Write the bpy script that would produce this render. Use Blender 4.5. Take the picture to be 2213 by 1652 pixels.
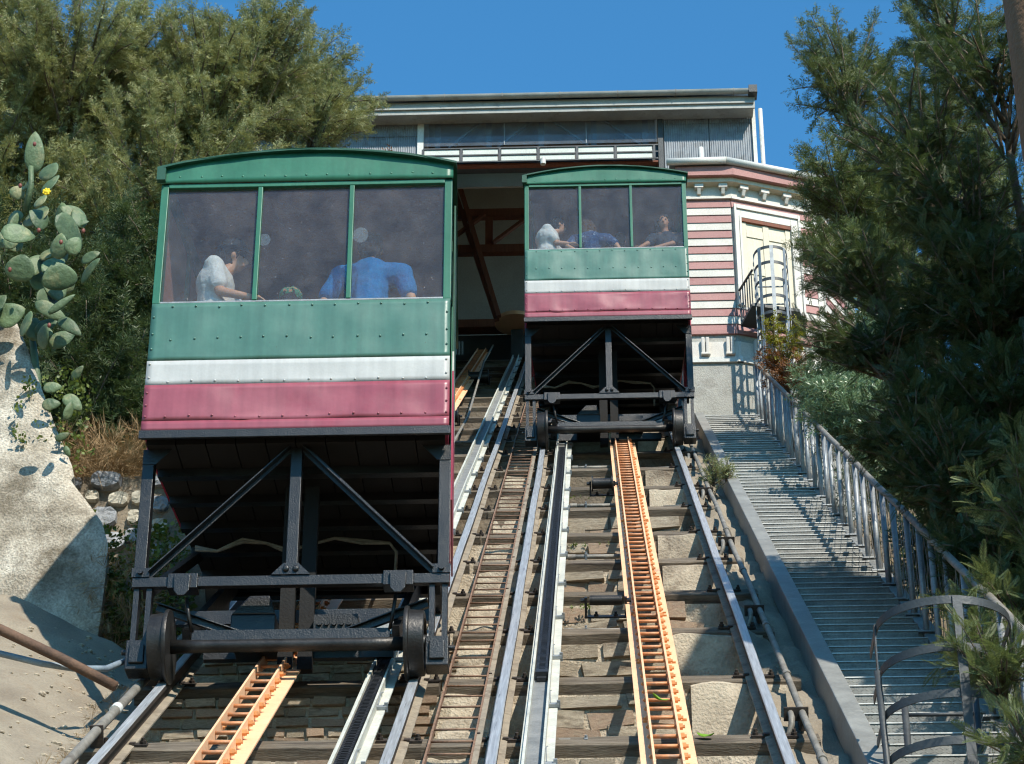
import bpy, math, random
import numpy as np
from mathutils import Vector, Matrix, Euler, noise

random.seed(11)
rng = np.random.default_rng(7)
for o in list(bpy.data.objects):
    bpy.data.objects.remove(o)
scene = bpy.context.scene
COL = scene.collection

# ------------------------------------------------------------------ camera, sky, sun, exposure
YAW, PITCH = 0.03497, 0.52754
cyw, syw, cp, sp = math.cos(YAW), math.sin(YAW), math.cos(PITCH), math.sin(PITCH)
F = Vector((-syw * cp, cyw * cp, sp)); Rr = Vector((cyw, syw, 0)); U = Rr.cross(F)
cam = bpy.data.cameras.new('camera')
cam.lens = 36 * 5500.5 / 2213; cam.sensor_width = 36; cam.sensor_fit = 'HORIZONTAL'
cam.clip_start = 0.1; cam.clip_end = 2000
camo = bpy.data.objects.new('camera', cam); COL.objects.link(camo)
camo.matrix_world = Matrix(((Rr.x, U.x, -F.x, 0), (Rr.y, U.y, -F.y, 0), (Rr.z, U.z, -F.z, 0), (0, 0, 0, 1)))
scene.camera = camo

SUN_AZ, SUN_EL = math.radians(31), math.radians(44)      # azimuth: to the right of straight behind the camera
S = Vector((math.sin(SUN_AZ) * math.cos(SUN_EL), -math.cos(SUN_AZ) * math.cos(SUN_EL), math.sin(SUN_EL)))
world = bpy.data.worlds.new('World'); scene.world = world; world.use_nodes = True
nt = world.node_tree
bg = nt.nodes['Background']
sky = nt.nodes.new('ShaderNodeTexSky'); sky.sky_type = 'NISHITA'; sky.sun_disc = False
sky.sun_elevation = SUN_EL; sky.sun_rotation = math.atan2(S.x, S.y)
sky.altitude = 0; sky.air_density = 1.3; sky.dust_density = 0.4; sky.ozone_density = 10
tint = nt.nodes.new('ShaderNodeVectorMath'); tint.operation = 'MULTIPLY'; tint.inputs[1].default_value = (.66, 1.27, 1.28)   # clear deep-blue day
nt.links.new(sky.outputs[0], tint.inputs[0]); nt.links.new(tint.outputs[0], bg.inputs[0]); bg.inputs[1].default_value = 0.12
sun = bpy.data.lights.new('sun', 'SUN'); sun.energy = 5.0; sun.angle = math.radians(0.53); sun.color = (1, 0.925, 0.80)
suno = bpy.data.objects.new('sun', sun); COL.objects.link(suno)
suno.rotation_euler = (-S).to_track_quat('-Z', 'Y').to_euler(); suno.location = S * 60
scene.view_settings.view_transform = 'Standard'; scene.view_settings.look = 'None'
scene.view_settings.exposure = 0.40; scene.view_settings.gamma = 1
scene.cycles.max_bounces = 8; scene.cycles.transparent_max_bounces = 16
scene.cycles.caustics_reflective = False; scene.cycles.caustics_refractive = False
scene.cycles.sample_clamp_indirect = 4
scene.cycles.use_adaptive_sampling = True; scene.cycles.adaptive_threshold = 0.03; scene.cycles.adaptive_min_samples = 32
scene.cycles.pixel_filter_type = 'BLACKMAN_HARRIS'; scene.cycles.filter_width = 1.2
scene.cycles.use_denoising = True; scene.cycles.time_limit = 780

# ------------------------------------------------------------------ helpers
def C(r, g, b):
    return tuple(((c / 255 / 12.92) if c / 255 <= .04045 else ((c / 255 + .055) / 1.055) ** 2.4) for c in (r, g, b))

def mat(name, col, col2=None, rough=.6, metal=0.0, scale=6.0, var=.18, bump=.15, bscale=60.0, spec=.4, stretch=(1, 1, 1),
        stain=None, stain_scale=2.0, stain_lo=.52, stain_hi=.7, objvar=0.0, fine=.12, rvar=.1, coat=0.0, chips=None, streak=0.0):
    m = bpy.data.materials.new(name); m.use_nodes = True
    t = m.node_tree; n = t.nodes; L = t.links; b = n['Principled BSDF']
    tc = n.new('ShaderNodeTexCoord'); oi = n.new('ShaderNodeObjectInfo')
    mp = n.new('ShaderNodeMapping'); mp.inputs['Scale'].default_value = stretch
    off = n.new('ShaderNodeMath'); off.operation = 'MULTIPLY'; off.inputs[1].default_value = 37.0
    L.new(oi.outputs['Random'], off.inputs[0]); L.new(off.outputs[0], mp.inputs['Location'])
    L.new(tc.outputs['Object'], mp.inputs['Vector'])
    n1 = n.new('ShaderNodeTexNoise'); n1.inputs['Scale'].default_value = scale; n1.inputs['Detail'].default_value = 7; n1.inputs['Roughness'].default_value = .62
    n2 = n.new('ShaderNodeTexNoise'); n2.inputs['Scale'].default_value = bscale; n2.inputs['Detail'].default_value = 4
    L.new(mp.outputs[0], n1.inputs['Vector']); L.new(mp.outputs[0], n2.inputs['Vector'])
    if col2 is None:
        a = tuple(max(c * (1 - var), 0) for c in col); z = tuple(min(c * (1 + var), 1) for c in col)
    else:
        a, z = col, col2
    cr = n.new('ShaderNodeValToRGB')
    cr.color_ramp.elements[0].position = .33; cr.color_ramp.elements[0].color = (*a, 1)
    cr.color_ramp.elements[1].position = .68; cr.color_ramp.elements[1].color = (*z, 1)
    L.new(n1.outputs['Fac'], cr.inputs[0]); out = cr.outputs[0]
    if stain:
        n3 = n.new('ShaderNodeTexNoise'); n3.inputs['Scale'].default_value = stain_scale; n3.inputs['Detail'].default_value = 9; n3.inputs['Roughness'].default_value = .68
        L.new(mp.outputs[0], n3.inputs['Vector'])
        r3 = n.new('ShaderNodeValToRGB'); r3.color_ramp.elements[0].position = stain_lo; r3.color_ramp.elements[1].position = stain_hi
        L.new(n3.outputs['Fac'], r3.inputs[0])
        mx = n.new('ShaderNodeMix'); mx.data_type = 'RGBA'
        L.new(r3.outputs[0], mx.inputs[0]); L.new(out, mx.inputs[6]); mx.inputs[7].default_value = (*stain, 1); out = mx.outputs[2]
    if chips:
        n4 = n.new('ShaderNodeTexNoise'); n4.inputs['Scale'].default_value = 26; n4.inputs['Detail'].default_value = 6; n4.inputs['Roughness'].default_value = .7
        L.new(mp.outputs[0], n4.inputs['Vector'])
        r4 = n.new('ShaderNodeValToRGB'); r4.color_ramp.elements[0].position = .695; r4.color_ramp.elements[1].position = .72
        L.new(n4.outputs['Fac'], r4.inputs[0])
        m4 = n.new('ShaderNodeMix'); m4.data_type = 'RGBA'; L.new(r4.outputs[0], m4.inputs[0]); L.new(out, m4.inputs[6]); m4.inputs[7].default_value = (*chips, 1); out = m4.outputs[2]
    if streak:
        mp5 = n.new('ShaderNodeMapping'); mp5.inputs['Scale'].default_value = (9, 9, .7); L.new(tc.outputs['Object'], mp5.inputs['Vector'])
        n5 = n.new('ShaderNodeTexNoise'); n5.inputs['Scale'].default_value = 2.2; n5.inputs['Detail'].default_value = 5; L.new(mp5.outputs[0], n5.inputs['Vector'])
        r5 = n.new('ShaderNodeMapRange'); r5.inputs[1].default_value = .35; r5.inputs[2].default_value = .7; r5.inputs[3].default_value = 1 + streak * .3; r5.inputs[4].default_value = 1 - streak
        L.new(n5.outputs['Fac'], r5.inputs[0])
        h5 = n.new('ShaderNodeHueSaturation'); L.new(out, h5.inputs['Color']); L.new(r5.outputs[0], h5.inputs['Value']); out = h5.outputs[0]
    mr = n.new('ShaderNodeMapRange'); mr.inputs[1].default_value = .3; mr.inputs[2].default_value = .7
    mr.inputs[3].default_value = 1 - fine; mr.inputs[4].default_value = 1 + fine
    L.new(n2.outputs['Fac'], mr.inputs[0])
    hs = n.new('ShaderNodeHueSaturation'); L.new(out, hs.inputs['Color'])
    if objvar:
        mo = n.new('ShaderNodeMapRange'); mo.inputs[3].default_value = 1 - objvar; mo.inputs[4].default_value = 1 + objvar
        L.new(oi.outputs['Random'], mo.inputs[0])
        mm = n.new('ShaderNodeMath'); mm.operation = 'MULTIPLY'; L.new(mo.outputs[0], mm.inputs[0]); L.new(mr.outputs[0], mm.inputs[1])
        L.new(mm.outputs[0], hs.inputs['Value'])
    else:
        L.new(mr.outputs[0], hs.inputs['Value'])
    L.new(hs.outputs[0], b.inputs['Base Color'])
    rr = n.new('ShaderNodeMapRange'); rr.inputs[3].default_value = max(rough - rvar, .03); rr.inputs[4].default_value = min(rough + rvar, 1)
    L.new(n1.outputs['Fac'], rr.inputs[0]); L.new(rr.outputs[0], b.inputs['Roughness'])
    b.inputs['Metallic'].default_value = metal; b.inputs['Specular IOR Level'].default_value = spec
    if coat: b.inputs['Coat Weight'].default_value = coat; b.inputs['Coat Roughness'].default_value = .25
    if bump:
        ad = n.new('ShaderNodeMath'); ad.operation = 'ADD'; L.new(n1.outputs['Fac'], ad.inputs[0]); L.new(n2.outputs['Fac'], ad.inputs[1])
        bp = n.new('ShaderNodeBump'); bp.inputs['Strength'].default_value = bump; bp.inputs['Distance'].default_value = .02
        L.new(ad.outputs[0], bp.inputs['Height']); L.new(bp.outputs[0], b.inputs['Normal'])
    return m

class MB:
    def __init__(s): s.v = []; s.f = []; s.m = []
    def add(s, vs, fs, mi=0):
        k = len(s.v); s.v += [tuple(v) for v in vs]; s.f += [tuple(i + k for i in f) for f in fs]; s.m += [mi] * len(fs); return s
    def box(s, x0, x1, y0, y1, z0, z1, mi=0):
        return s.add([(x0, y0, z0), (x1, y0, z0), (x1, y1, z0), (x0, y1, z0), (x0, y0, z1), (x1, y0, z1), (x1, y1, z1), (x0, y1, z1)],
                     [(0, 3, 2, 1), (4, 5, 6, 7), (0, 1, 5, 4), (1, 2, 6, 5), (2, 3, 7, 6), (3, 0, 4, 7)], mi)
    def bar(s, p, q, w, h, up=(0, 0, 1), mi=0):
        p, q = Vector(p), Vector(q); d = (q - p).normalized(); up = Vector(up)
        a = d.cross(up)
        if a.length < 1e-4: a = d.cross(Vector((1, 0, 0)))
        a.normalize(); u = a.cross(d); a *= w / 2; u *= h / 2
        vs = [p - a - u, p + a - u, p + a + u, p - a + u, q - a - u, q + a - u, q + a + u, q - a + u]
        return s.add(vs, [(0, 1, 2, 3)[::-1][::-1], (7, 6, 5, 4), (0, 4, 5, 1), (1, 5, 6, 2), (2, 6, 7, 3), (3, 7, 4, 0)], mi)
    def tube(s, pts, r, n=8, mi=0, cap=True):
        pts = [Vector(p) for p in pts]; k = len(pts)
        rs = r if isinstance(r, (list, tuple)) else [r] * k
        rings = []; prev = None
        for i, p in enumerate(pts):
            d = (pts[min(i + 1, k - 1)] - pts[max(i - 1, 0)])
            d = d.normalized() if d.length > 1e-9 else Vector((0, 0, 1))
            if prev is None:
                a = d.cross(Vector((0, 0, 1)))
                if a.length < 1e-3: a = d.cross(Vector((1, 0, 0)))
            else:
                a = prev - d * prev.dot(d)
                if a.length < 1e-6: a = d.cross(Vector((1, 0, 0)))
            a.normalize(); prev = a; b = d.cross(a)
            rings.append([p + (a * math.cos(2 * math.pi * j / n) + b * math.sin(2 * math.pi * j / n)) * rs[i] for j in range(n)])
        vs = [v for rg in rings for v in rg]; fs = []
        for i in range(k - 1):
            for j in range(n):
                j2 = (j + 1) % n; fs.append((i * n + j, i * n + j2, (i + 1) * n + j2, (i + 1) * n + j))
        if cap:
            fs.append(tuple(range(n))[::-1]); fs.append(tuple((k - 1) * n + j for j in range(n)))
        return s.add(vs, fs, mi)
    def cyl(s, p, q, r, n=12, mi=0): return s.tube([p, q], r, n, mi)
    def capsule(s, p, q, r1, r2, n=10, mi=0):
        p, q = Vector(p), Vector(q); d = q - p; l = d.length
        d = d / l if l > 1e-6 else Vector((0, 0, 1))
        pts, rs = [], []
        for a in (85, 60, 30, 0):
            pts.append(p - d * r1 * math.sin(math.radians(a))); rs.append(r1 * math.cos(math.radians(a)))
        for a in (0, 30, 60, 85):
            pts.append(q + d * r2 * math.sin(math.radians(a))); rs.append(r2 * math.cos(math.radians(a)))
        return s.tube(pts, rs, n, mi)
    def ball(s, c, r, nu=14, nv=9, mi=0):
        c = Vector(c); r = (r, r, r) if not isinstance(r, (tuple, list)) else r
        vs = [c + Vector((0, 0, -r[2]))]
        for i in range(1, nv):
            a = -math.pi / 2 + math.pi * i / nv
            for j in range(nu):
                t = 2 * math.pi * j / nu
                vs.append(c + Vector((r[0] * math.cos(a) * math.cos(t), r[1] * math.cos(a) * math.sin(t), r[2] * math.sin(a))))
        vs.append(c + Vector((0, 0, r[2]))); fs = []
        for j in range(nu): fs.append((0, 1 + (j + 1) % nu, 1 + j))
        for i in range(nv - 2):
            for j in range(nu):
                a = 1 + i * nu + j; b = 1 + i * nu + (j + 1) % nu
                fs.append((a, b, b + nu, a + nu))
        t = len(vs) - 1; k = 1 + (nv - 2) * nu
        for j in range(nu): fs.append((k + j, k + (j + 1) % nu, t))
        return s.add(vs, fs, mi)
    def prism(s, poly, vec, mi=0):
        vec = Vector(vec); n = len(poly); a = [Vector(p) for p in poly]; b = [p + vec for p in a]
        fs = [tuple(range(n))[::-1], tuple(range(n, 2 * n))] + [(i, (i + 1) % n, n + (i + 1) % n, n + i) for i in range(n)]
        return s.add(a + b, fs, mi)
    def mesh(s, name, mats, smooth=False):
        me = bpy.data.meshes.new(name); me.from_pydata(s.v, [], s.f)
        for m in (mats if isinstance(mats, (list, tuple)) else [mats]): me.materials.append(m)
        if any(s.m): me.polygons.foreach_set('material_index', s.m)
        import bmesh
        bm = bmesh.new(); bm.from_mesh(me); bmesh.ops.recalc_face_normals(bm, faces=bm.faces); bm.to_mesh(me); bm.free()
        if smooth: me.polygons.foreach_set('use_smooth', [True] * len(me.polygons))
        me.update(); return me
    def obj(s, name, mats, parent=None, smooth=False, bevel=0, auto=False):
        return link(name, s.mesh(name, mats, smooth), parent, bevel, auto)

def link(name, me, parent=None, bevel=0, auto=False, loc=None, rot=None):
    o = bpy.data.objects.new(name, me); COL.objects.link(o)
    if parent is not None: o.parent = parent
    if loc is not None: o.location = loc
    if rot is not None: o.rotation_euler = rot
    if bevel:
        b = o.modifiers.new('bevel', 'BEVEL'); b.width = bevel; b.segments = 2; b.limit_method = 'ANGLE'; b.angle_limit = math.radians(40)
        b.harden_normals = False
    if auto:
        me.polygons.foreach_set('use_smooth', [True] * len(me.polygons))
        try: me.set_sharp_from_angle(angle=math.radians(38))
        except Exception: pass
    return o

def tag(o, label, cat, group=None, kind=None):
    o['label'] = label; o['category'] = cat
    if group: o['group'] = group
    if kind: o['kind'] = kind
    return o

def structure(o, label=None):
    o['kind'] = 'structure'
    if label: o['label'] = label
    return o

def empty(name, loc=(0, 0, 0), rot=(0, 0, 0)):
    o = bpy.data.objects.new(name, None); COL.objects.link(o); o.location = loc; o.rotation_euler = rot; o.empty_display_size = .2
    return o

# the incline: x across, s up the slope, n square to it; n = 0 is the top of the rails
TH = 0.6012867
O = Vector((0, 15.0926, 6.534))
T = Vector((0, math.cos(TH), math.sin(TH))); N = Vector((0, -math.sin(TH), math.cos(TH)))
def W(x, s, n=0.0): return O + Vector((x, 0, 0)) + T * s + N * n
def slope_z(y): return O.z + (y - O.y) * math.tan(TH)
def track_empty(name, x=0, s=0, n=0): return empty(name, W(x, s, n), (TH, 0, 0))

# ------------------------------------------------------------------ materials
M = {}
M['green'] = mat('green_paint', C(36, 98, 74), C(46, 110, 86), rough=.42, scale=1.6, bump=.03, bscale=30, fine=.05, spec=.5, stain=C(60, 108, 88), stain_scale=3, stain_lo=.6, stain_hi=.85, chips=C(70, 62, 50), streak=.12)
M['greenpanel'] = mat('faded_green_paint', C(68, 108, 95), C(79, 119, 106), rough=.4, scale=1.3, bump=.03, bscale=30, fine=.04, spec=.6, stain=C(54, 104, 86), stain_scale=2.2, stain_lo=.56, stain_hi=.8, chips=C(70, 62, 50), streak=.14)
M['redpanel'] = mat('faded_crimson_paint', C(138, 64, 77), C(150, 79, 90), rough=.4, scale=1.3, bump=.03, bscale=30, fine=.04, spec=.6, stain=C(144, 50, 70), stain_scale=2.2, stain_lo=.56, stain_hi=.8, chips=C(84, 50, 46), streak=.14)
M['dkgreen'] = mat('dark_green_paint', C(20, 66, 50), C(30, 80, 62), rough=.5, scale=3, bump=.05)
M['white'] = mat('white_paint', C(170, 171, 169), C(183, 184, 181), rough=.45, scale=2, bump=.03, fine=.03, stain=C(166, 166, 160), stain_scale=4, stain_lo=.62, stain_hi=.9, chips=C(120, 104, 86), streak=.10)
M['red'] = mat('crimson_paint', C(142, 38, 66), C(160, 52, 80), rough=.42, scale=1.6, bump=.03, bscale=30, fine=.05, spec=.5, stain=C(150, 66, 88), stain_scale=3, stain_lo=.6, stain_hi=.85)
M['black'] = mat('black_paint', C(13, 14, 16), C(24, 26, 29), rough=.40, scale=8, bump=.2, bscale=90, stain=C(58, 54, 48), stain_scale=9, stain_lo=.6, stain_hi=.8, spec=.55)
M['blackwood'] = mat('tarred_timber', C(11, 11, 11), C(20, 19, 18), rough=.8, scale=5, stretch=(1, 8, 1), bump=.2)
M['steel'] = mat('worn_wheel_steel', C(40, 39, 39), C(64, 62, 60), rough=.42, metal=.5, scale=6, bump=.15)
M['railtop'] = mat('polished_rail_steel', C(168, 170, 172), C(206, 208, 210), rough=.36, metal=.5, scale=14, stretch=(8, .25, 1), bump=.01, bscale=10, stain=C(92, 92, 98), stain_scale=9, stain_lo=.6, stain_hi=.68, rvar=.12)
M['railside'] = mat('rail_side_steel', C(44, 38, 34), C(70, 60, 52), rough=.75, scale=9, bump=.2)
M['railbase'] = mat('rail_base_dusty_steel', C(122, 112, 98), C(150, 138, 120), rough=.8, scale=7, bump=.2, stain=C(86, 72, 58), stain_scale=5)
M['sleeper'] = mat('weathered_sleeper_timber', C(78, 69, 58), C(124, 113, 98), rough=.9, scale=5, stretch=(.6, 6, 6), bump=.5, bscale=40, stain=C(44, 36, 29), stain_scale=2.2, objvar=.18)
M['orange'] = mat('orange_primer_paint', C(224, 174, 134), C(232, 186, 148), rough=.6, scale=4, bump=.05, fine=.06, stain=C(160, 90, 52), stain_scale=8, stain_lo=.64, stain_hi=.8)
M['orangedk'] = mat('orange_bolt_paint', C(188, 126, 74), C(204, 142, 88), rough=.55, scale=12, bump=.1, stain=C(130, 80, 46), stain_scale=14, stain_lo=.6, stain_hi=.75, objvar=.08)
M['rung'] = mat('worn_orange_rung', C(186, 124, 82), C(208, 146, 102), rough=.5, scale=10, bump=.1, stain=C(140, 110, 90), stain_scale=10, stain_lo=.5, stain_hi=.66, objvar=.16)
M['tray'] = mat('white_tray_paint', C(172, 172, 162), C(196, 195, 184), rough=.5, scale=4, bump=.06, stain=C(150, 148, 138), stain_scale=6, stain_lo=.55, stain_hi=.8)
M['trayfloor'] = mat('grey_tray_floor', C(104, 106, 106), C(130, 131, 130), rough=.6, scale=6)
M['chain'] = mat('black_chain_plastic', C(24, 25, 28), C(46, 47, 50), rough=.45, scale=20, spec=.5)
M['rust'] = mat('rusty_steel', C(108, 82, 66), C(138, 110, 90), rough=.8, scale=12, bump=.2, stain=C(90, 60, 44), stain_scale=10, objvar=.15)
M['galv'] = mat('galvanised_steel', C(128, 132, 134), C(158, 162, 164), rough=.5, metal=.3, scale=9, bump=.08, bscale=80, fine=.1)
M['galvpipe'] = mat('grey_conduit_steel', C(112, 108, 100), C(144, 139, 130), rough=.6, metal=.15, scale=7, bump=.15, stain=C(86, 78, 68), stain_scale=6, stain_lo=.52, stain_hi=.74)
M['stair'] = mat('grey_stringer_steel', C(114, 114, 110), C(140, 140, 135), rough=.55, scale=3, bump=.06, stain=C(160, 158, 150), stain_scale=5, stain_lo=.6, stain_hi=.8)
M['concrete'] = mat('old_concrete', C(148, 136, 118), C(186, 173, 152), rough=.92, scale=3.2, bump=.7, bscale=45, stain=C(108, 96, 82), stain_scale=1.8, stain_lo=.48, stain_hi=.66, objvar=.07)
M['wallconc'] = mat('retaining_wall_concrete', C(160, 150, 133), C(206, 199, 184), rough=.92, scale=2.4, bump=.8, bscale=55, stain=C(112, 103, 88), stain_scale=1.3, stain_lo=.44, stain_hi=.6, fine=.3)
M['slab'] = mat('dusty_cement_ground', C(118, 108, 94), C(146, 136, 119), rough=.95, scale=2, bump=.6, bscale=60, stain=C(128, 114, 96), stain_scale=3, fine=.12)
M['brick'] = mat('red_brick', C(136, 114, 96), C(168, 146, 124), rough=.92, scale=9, bump=.6, bscale=60, objvar=.22, stain=C(150, 136, 116), stain_scale=5, stain_lo=.5, stain_hi=.66)
M['mortar'] = mat('rough_mortar', C(150, 137, 118), C(182, 168, 147), rough=.95, scale=9, bump=.9, bscale=50)
M['darkearth'] = mat('dark_earth_fill', C(78, 68, 56), C(118, 106, 90), rough=.95, scale=4, bump=.9, bscale=30)
M['greystone'] = mat('blue_grey_stone', C(116, 120, 126), C(160, 164, 168), rough=.9, scale=7, bump=1.0, bscale=30, objvar=.15)
M['palestone'] = mat('pale_stone', C(166, 160, 144), C(186, 181, 166), rough=.9, scale=7, bump=.4, objvar=.05)
M['soil'] = mat('dry_hillside_soil', C(96, 82, 62), C(128, 110, 84), rough=.95, scale=1.2, bump=.8, bscale=20, stain=C(84, 88, 56), stain_scale=.8)
M['corr'] = mat('grey_corrugated_metal', C(118, 124, 130), C(136, 142, 147), rough=.5, metal=.2, scale=2, bump=.03, stain=C(100, 100, 100), stain_scale=3)
M['offwhite'] = mat('offwhite_gutter_paint', C(186, 186, 180), C(206, 206, 200), rough=.5, scale=3, bump=.05, stain=C(140, 136, 128), stain_scale=5, stain_lo=.56, stain_hi=.8)
M['interior'] = mat('grey_interior_board', C(150, 146, 138), C(166, 162, 154), rough=.8, scale=1, bump=.05)
M['redwood'] = mat('red_brown_truss_timber', C(104, 60, 44), C(128, 78, 58), rough=.75, scale=5, stretch=(4, 4, .5), bump=.15)
M['darkframe'] = mat('dark_grey_frame_paint', C(52, 56, 58), C(66, 70, 72), rough=.5, scale=4)
M['palepanel'] = mat('pale_canopy_sheet', C(176, 180, 172), C(192, 196, 188), rough=.5, scale=3)
M['darkgalv'] = mat('weathered_dark_galvanised', C(52, 56, 59), C(74, 78, 81), rough=.55, metal=.2, scale=9, bump=.1)
M['rustpipe'] = mat('brown_rusted_pipe', C(84, 62, 48), C(110, 84, 66), rough=.8, scale=8, bump=.2, stain=C(66, 52, 44), stain_scale=5)
M['guttergrey'] = mat('grey_gutter_paint', C(140, 142, 138), C(160, 161, 156), rough=.5, scale=3, bump=.05, stain=C(112, 108, 100), stain_scale=4, stain_lo=.54, stain_hi=.8)
M['stepnose'] = mat('worn_bright_step_edge', C(160, 160, 156), C(188, 188, 183), rough=.45, metal=.2, scale=12, bump=.05, objvar=.12)  # bright line of sun on the step edges, put into the colour
M['pink'] = mat('pink_clapboard_paint', C(152, 108, 104), C(166, 122, 116), rough=.65, scale=3, bump=.1, stain=C(148, 98, 96), stain_scale=6, objvar=.06)
M['cream'] = mat('white_clapboard_paint', C(184, 178, 168), C(200, 195, 186), rough=.65, scale=3, bump=.1, stain=C(182, 172, 160), stain_scale=7, stain_lo=.6, stain_hi=.85, objvar=.03)
M['door'] = mat('cream_door_paint', C(190, 180, 158), C(206, 197, 176), rough=.6, scale=2, stretch=(4, 4, .5), bump=.1, stain=C(190, 150, 108), stain_scale=2.2, stain_lo=.58, stain_hi=.85)
M['trim'] = mat('white_trim_paint', C(188, 182, 172), C(204, 199, 190), rough=.55, scale=5, bump=.08)
M['plaster'] = mat('grey_plaster_wall', C(146, 145, 138), C(170, 168, 160), rough=.9, scale=2.5, bump=.5, bscale=50, stain=C(126, 122, 114), stain_scale=2)
M['maroonwood'] = mat('maroon_interior_boards', C(152, 112, 100), C(170, 128, 114), rough=.5, scale=3, stretch=(.6, 1, 9), bump=.1, fine=.15)
M['intwhite'] = mat('cabin_ceiling_paint', C(150, 140, 130), C(160, 150, 140), rough=.6)
M['bark'] = mat('grey_brown_bark', C(84, 74, 62), C(116, 104, 90), rough=.9, scale=12, bump=.5)
M['twig'] = mat('pale_dry_twig', C(120, 100, 80), C(150, 130, 108), rough=.9, scale=12, bump=.2)
M['brownpost'] = mat('brown_plastered_post', C(104, 76, 52), C(128, 96, 68), rough=.85, scale=3, bump=.3)
M['rubberhose'] = mat('blue_grey_hose', C(104, 116, 126), C(130, 142, 150), rough=.5, scale=8)

def leafmat(name, c1, c2, rough=.5, trans=.3, spec=.35, c3=None):
    m = bpy.data.materials.new(name); m.use_nodes = True
    t = m.node_tree; n = t.nodes; L = t.links; b = n['Principled BSDF']; outn = n['Material Output']
    g = n.new('ShaderNodeNewGeometry'); cr = n.new('ShaderNodeValToRGB')
    cr.color_ramp.elements[0].color = (*c1, 1); cr.color_ramp.elements[1].color = (*c2, 1)
    if c3:
        e = cr.color_ramp.elements.new(.9); e.color = (*c2, 1); cr.color_ramp.elements[-1].color = (*c3, 1)
    tc = n.new('ShaderNodeTexCoord'); nz = n.new('ShaderNodeTexNoise'); nz.inputs['Scale'].default_value = 1.3
    L.new(tc.outputs['Object'], nz.inputs['Vector'])
    a = n.new('ShaderNodeMath'); a.operation = 'MULTIPLY_ADD'; a.inputs[1].default_value = .65; L.new(g.outputs['Random Per Island'], a.inputs[0])
    s2 = n.new('ShaderNodeMath'); s2.operation = 'MULTIPLY_ADD'; s2.inputs[1].default_value = 1.2; s2.inputs[2].default_value = -.42
    L.new(nz.outputs['Fac'], s2.inputs[0]); L.new(s2.outputs[0], a.inputs[2]); L.new(a.outputs[0], cr.inputs[0])
    L.new(cr.outputs[0], b.inputs['Base Color']); b.inputs['Roughness'].default_value = rough; b.inputs['Specular IOR Level'].default_value = spec
    tr = n.new('ShaderNodeBsdfTranslucent'); mx = n.new('ShaderNodeMixShader'); mx.inputs[0].default_value = trans
    hs = n.new('ShaderNodeHueSaturation'); hs.inputs['Saturation'].default_value = 1.2; hs.inputs['Value'].default_value = 1.2
    L.new(cr.outputs[0], hs.inputs['Color']); L.new(hs.outputs[0], tr.inputs[0])
    L.new(b.outputs[0], mx.inputs[1]); L.new(tr.outputs[0], mx.inputs[2]); L.new(mx.outputs[0], outn.inputs[0])
    return m
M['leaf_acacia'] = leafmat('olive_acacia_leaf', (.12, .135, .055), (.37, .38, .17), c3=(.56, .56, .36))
M['leaf_mimosa'] = leafmat('bluegreen_mimosa_leaf', (.034, .056, .022), (.105, .14, .055))  # shaded copy of the mimosa leaf, its dimness put into the colour
M['leaf_mimosa_lit'] = leafmat('green_mimosa_leaf', (.06, .085, .032), (.20, .235, .095), c3=(.36, .37, .20))  # sunlit copy of the mimosa leaf, brightened in the colour
M['leaf_shrub'] = leafmat('yellow_green_shrub_leaf', (.16, .17, .02), (.32, .30, .04), trans=.35)
M['leaf_brown'] = leafmat('rust_brown_shrub_leaf', (.14, .055, .022), (.27, .13, .05), trans=.3)
M['leaf_gloss'] = leafmat('glossy_laurel_leaf', (.08, .14, .05), (.30, .38, .22), rough=.28, spec=.7)
M['leaf_ivy'] = leafmat('ivy_leaf', (.05, .09, .02), (.20, .24, .06), c3=(.32, .30, .10))
M['straw'] = leafmat('dry_straw', (.20, .13, .06), (.40, .28, .15), rough=.8, trans=.15)
M['cactus'] = mat('prickly_pear_skin', C(66, 86, 60), C(98, 116, 82), rough=.55, scale=5, bump=.35, bscale=30, stain=C(140, 136, 98), stain_scale=4, objvar=.22)
M['fruit'] = mat('red_cactus_fruit', C(112, 58, 50), C(132, 76, 60), rough=.5, scale=14)
M['flower'] = mat('yellow_petal', C(232, 196, 30), C(240, 208, 50), rough=.6)
M['violet'] = mat('violet_petal', C(76, 50, 170), C(96, 66, 190), rough=.6)

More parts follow.
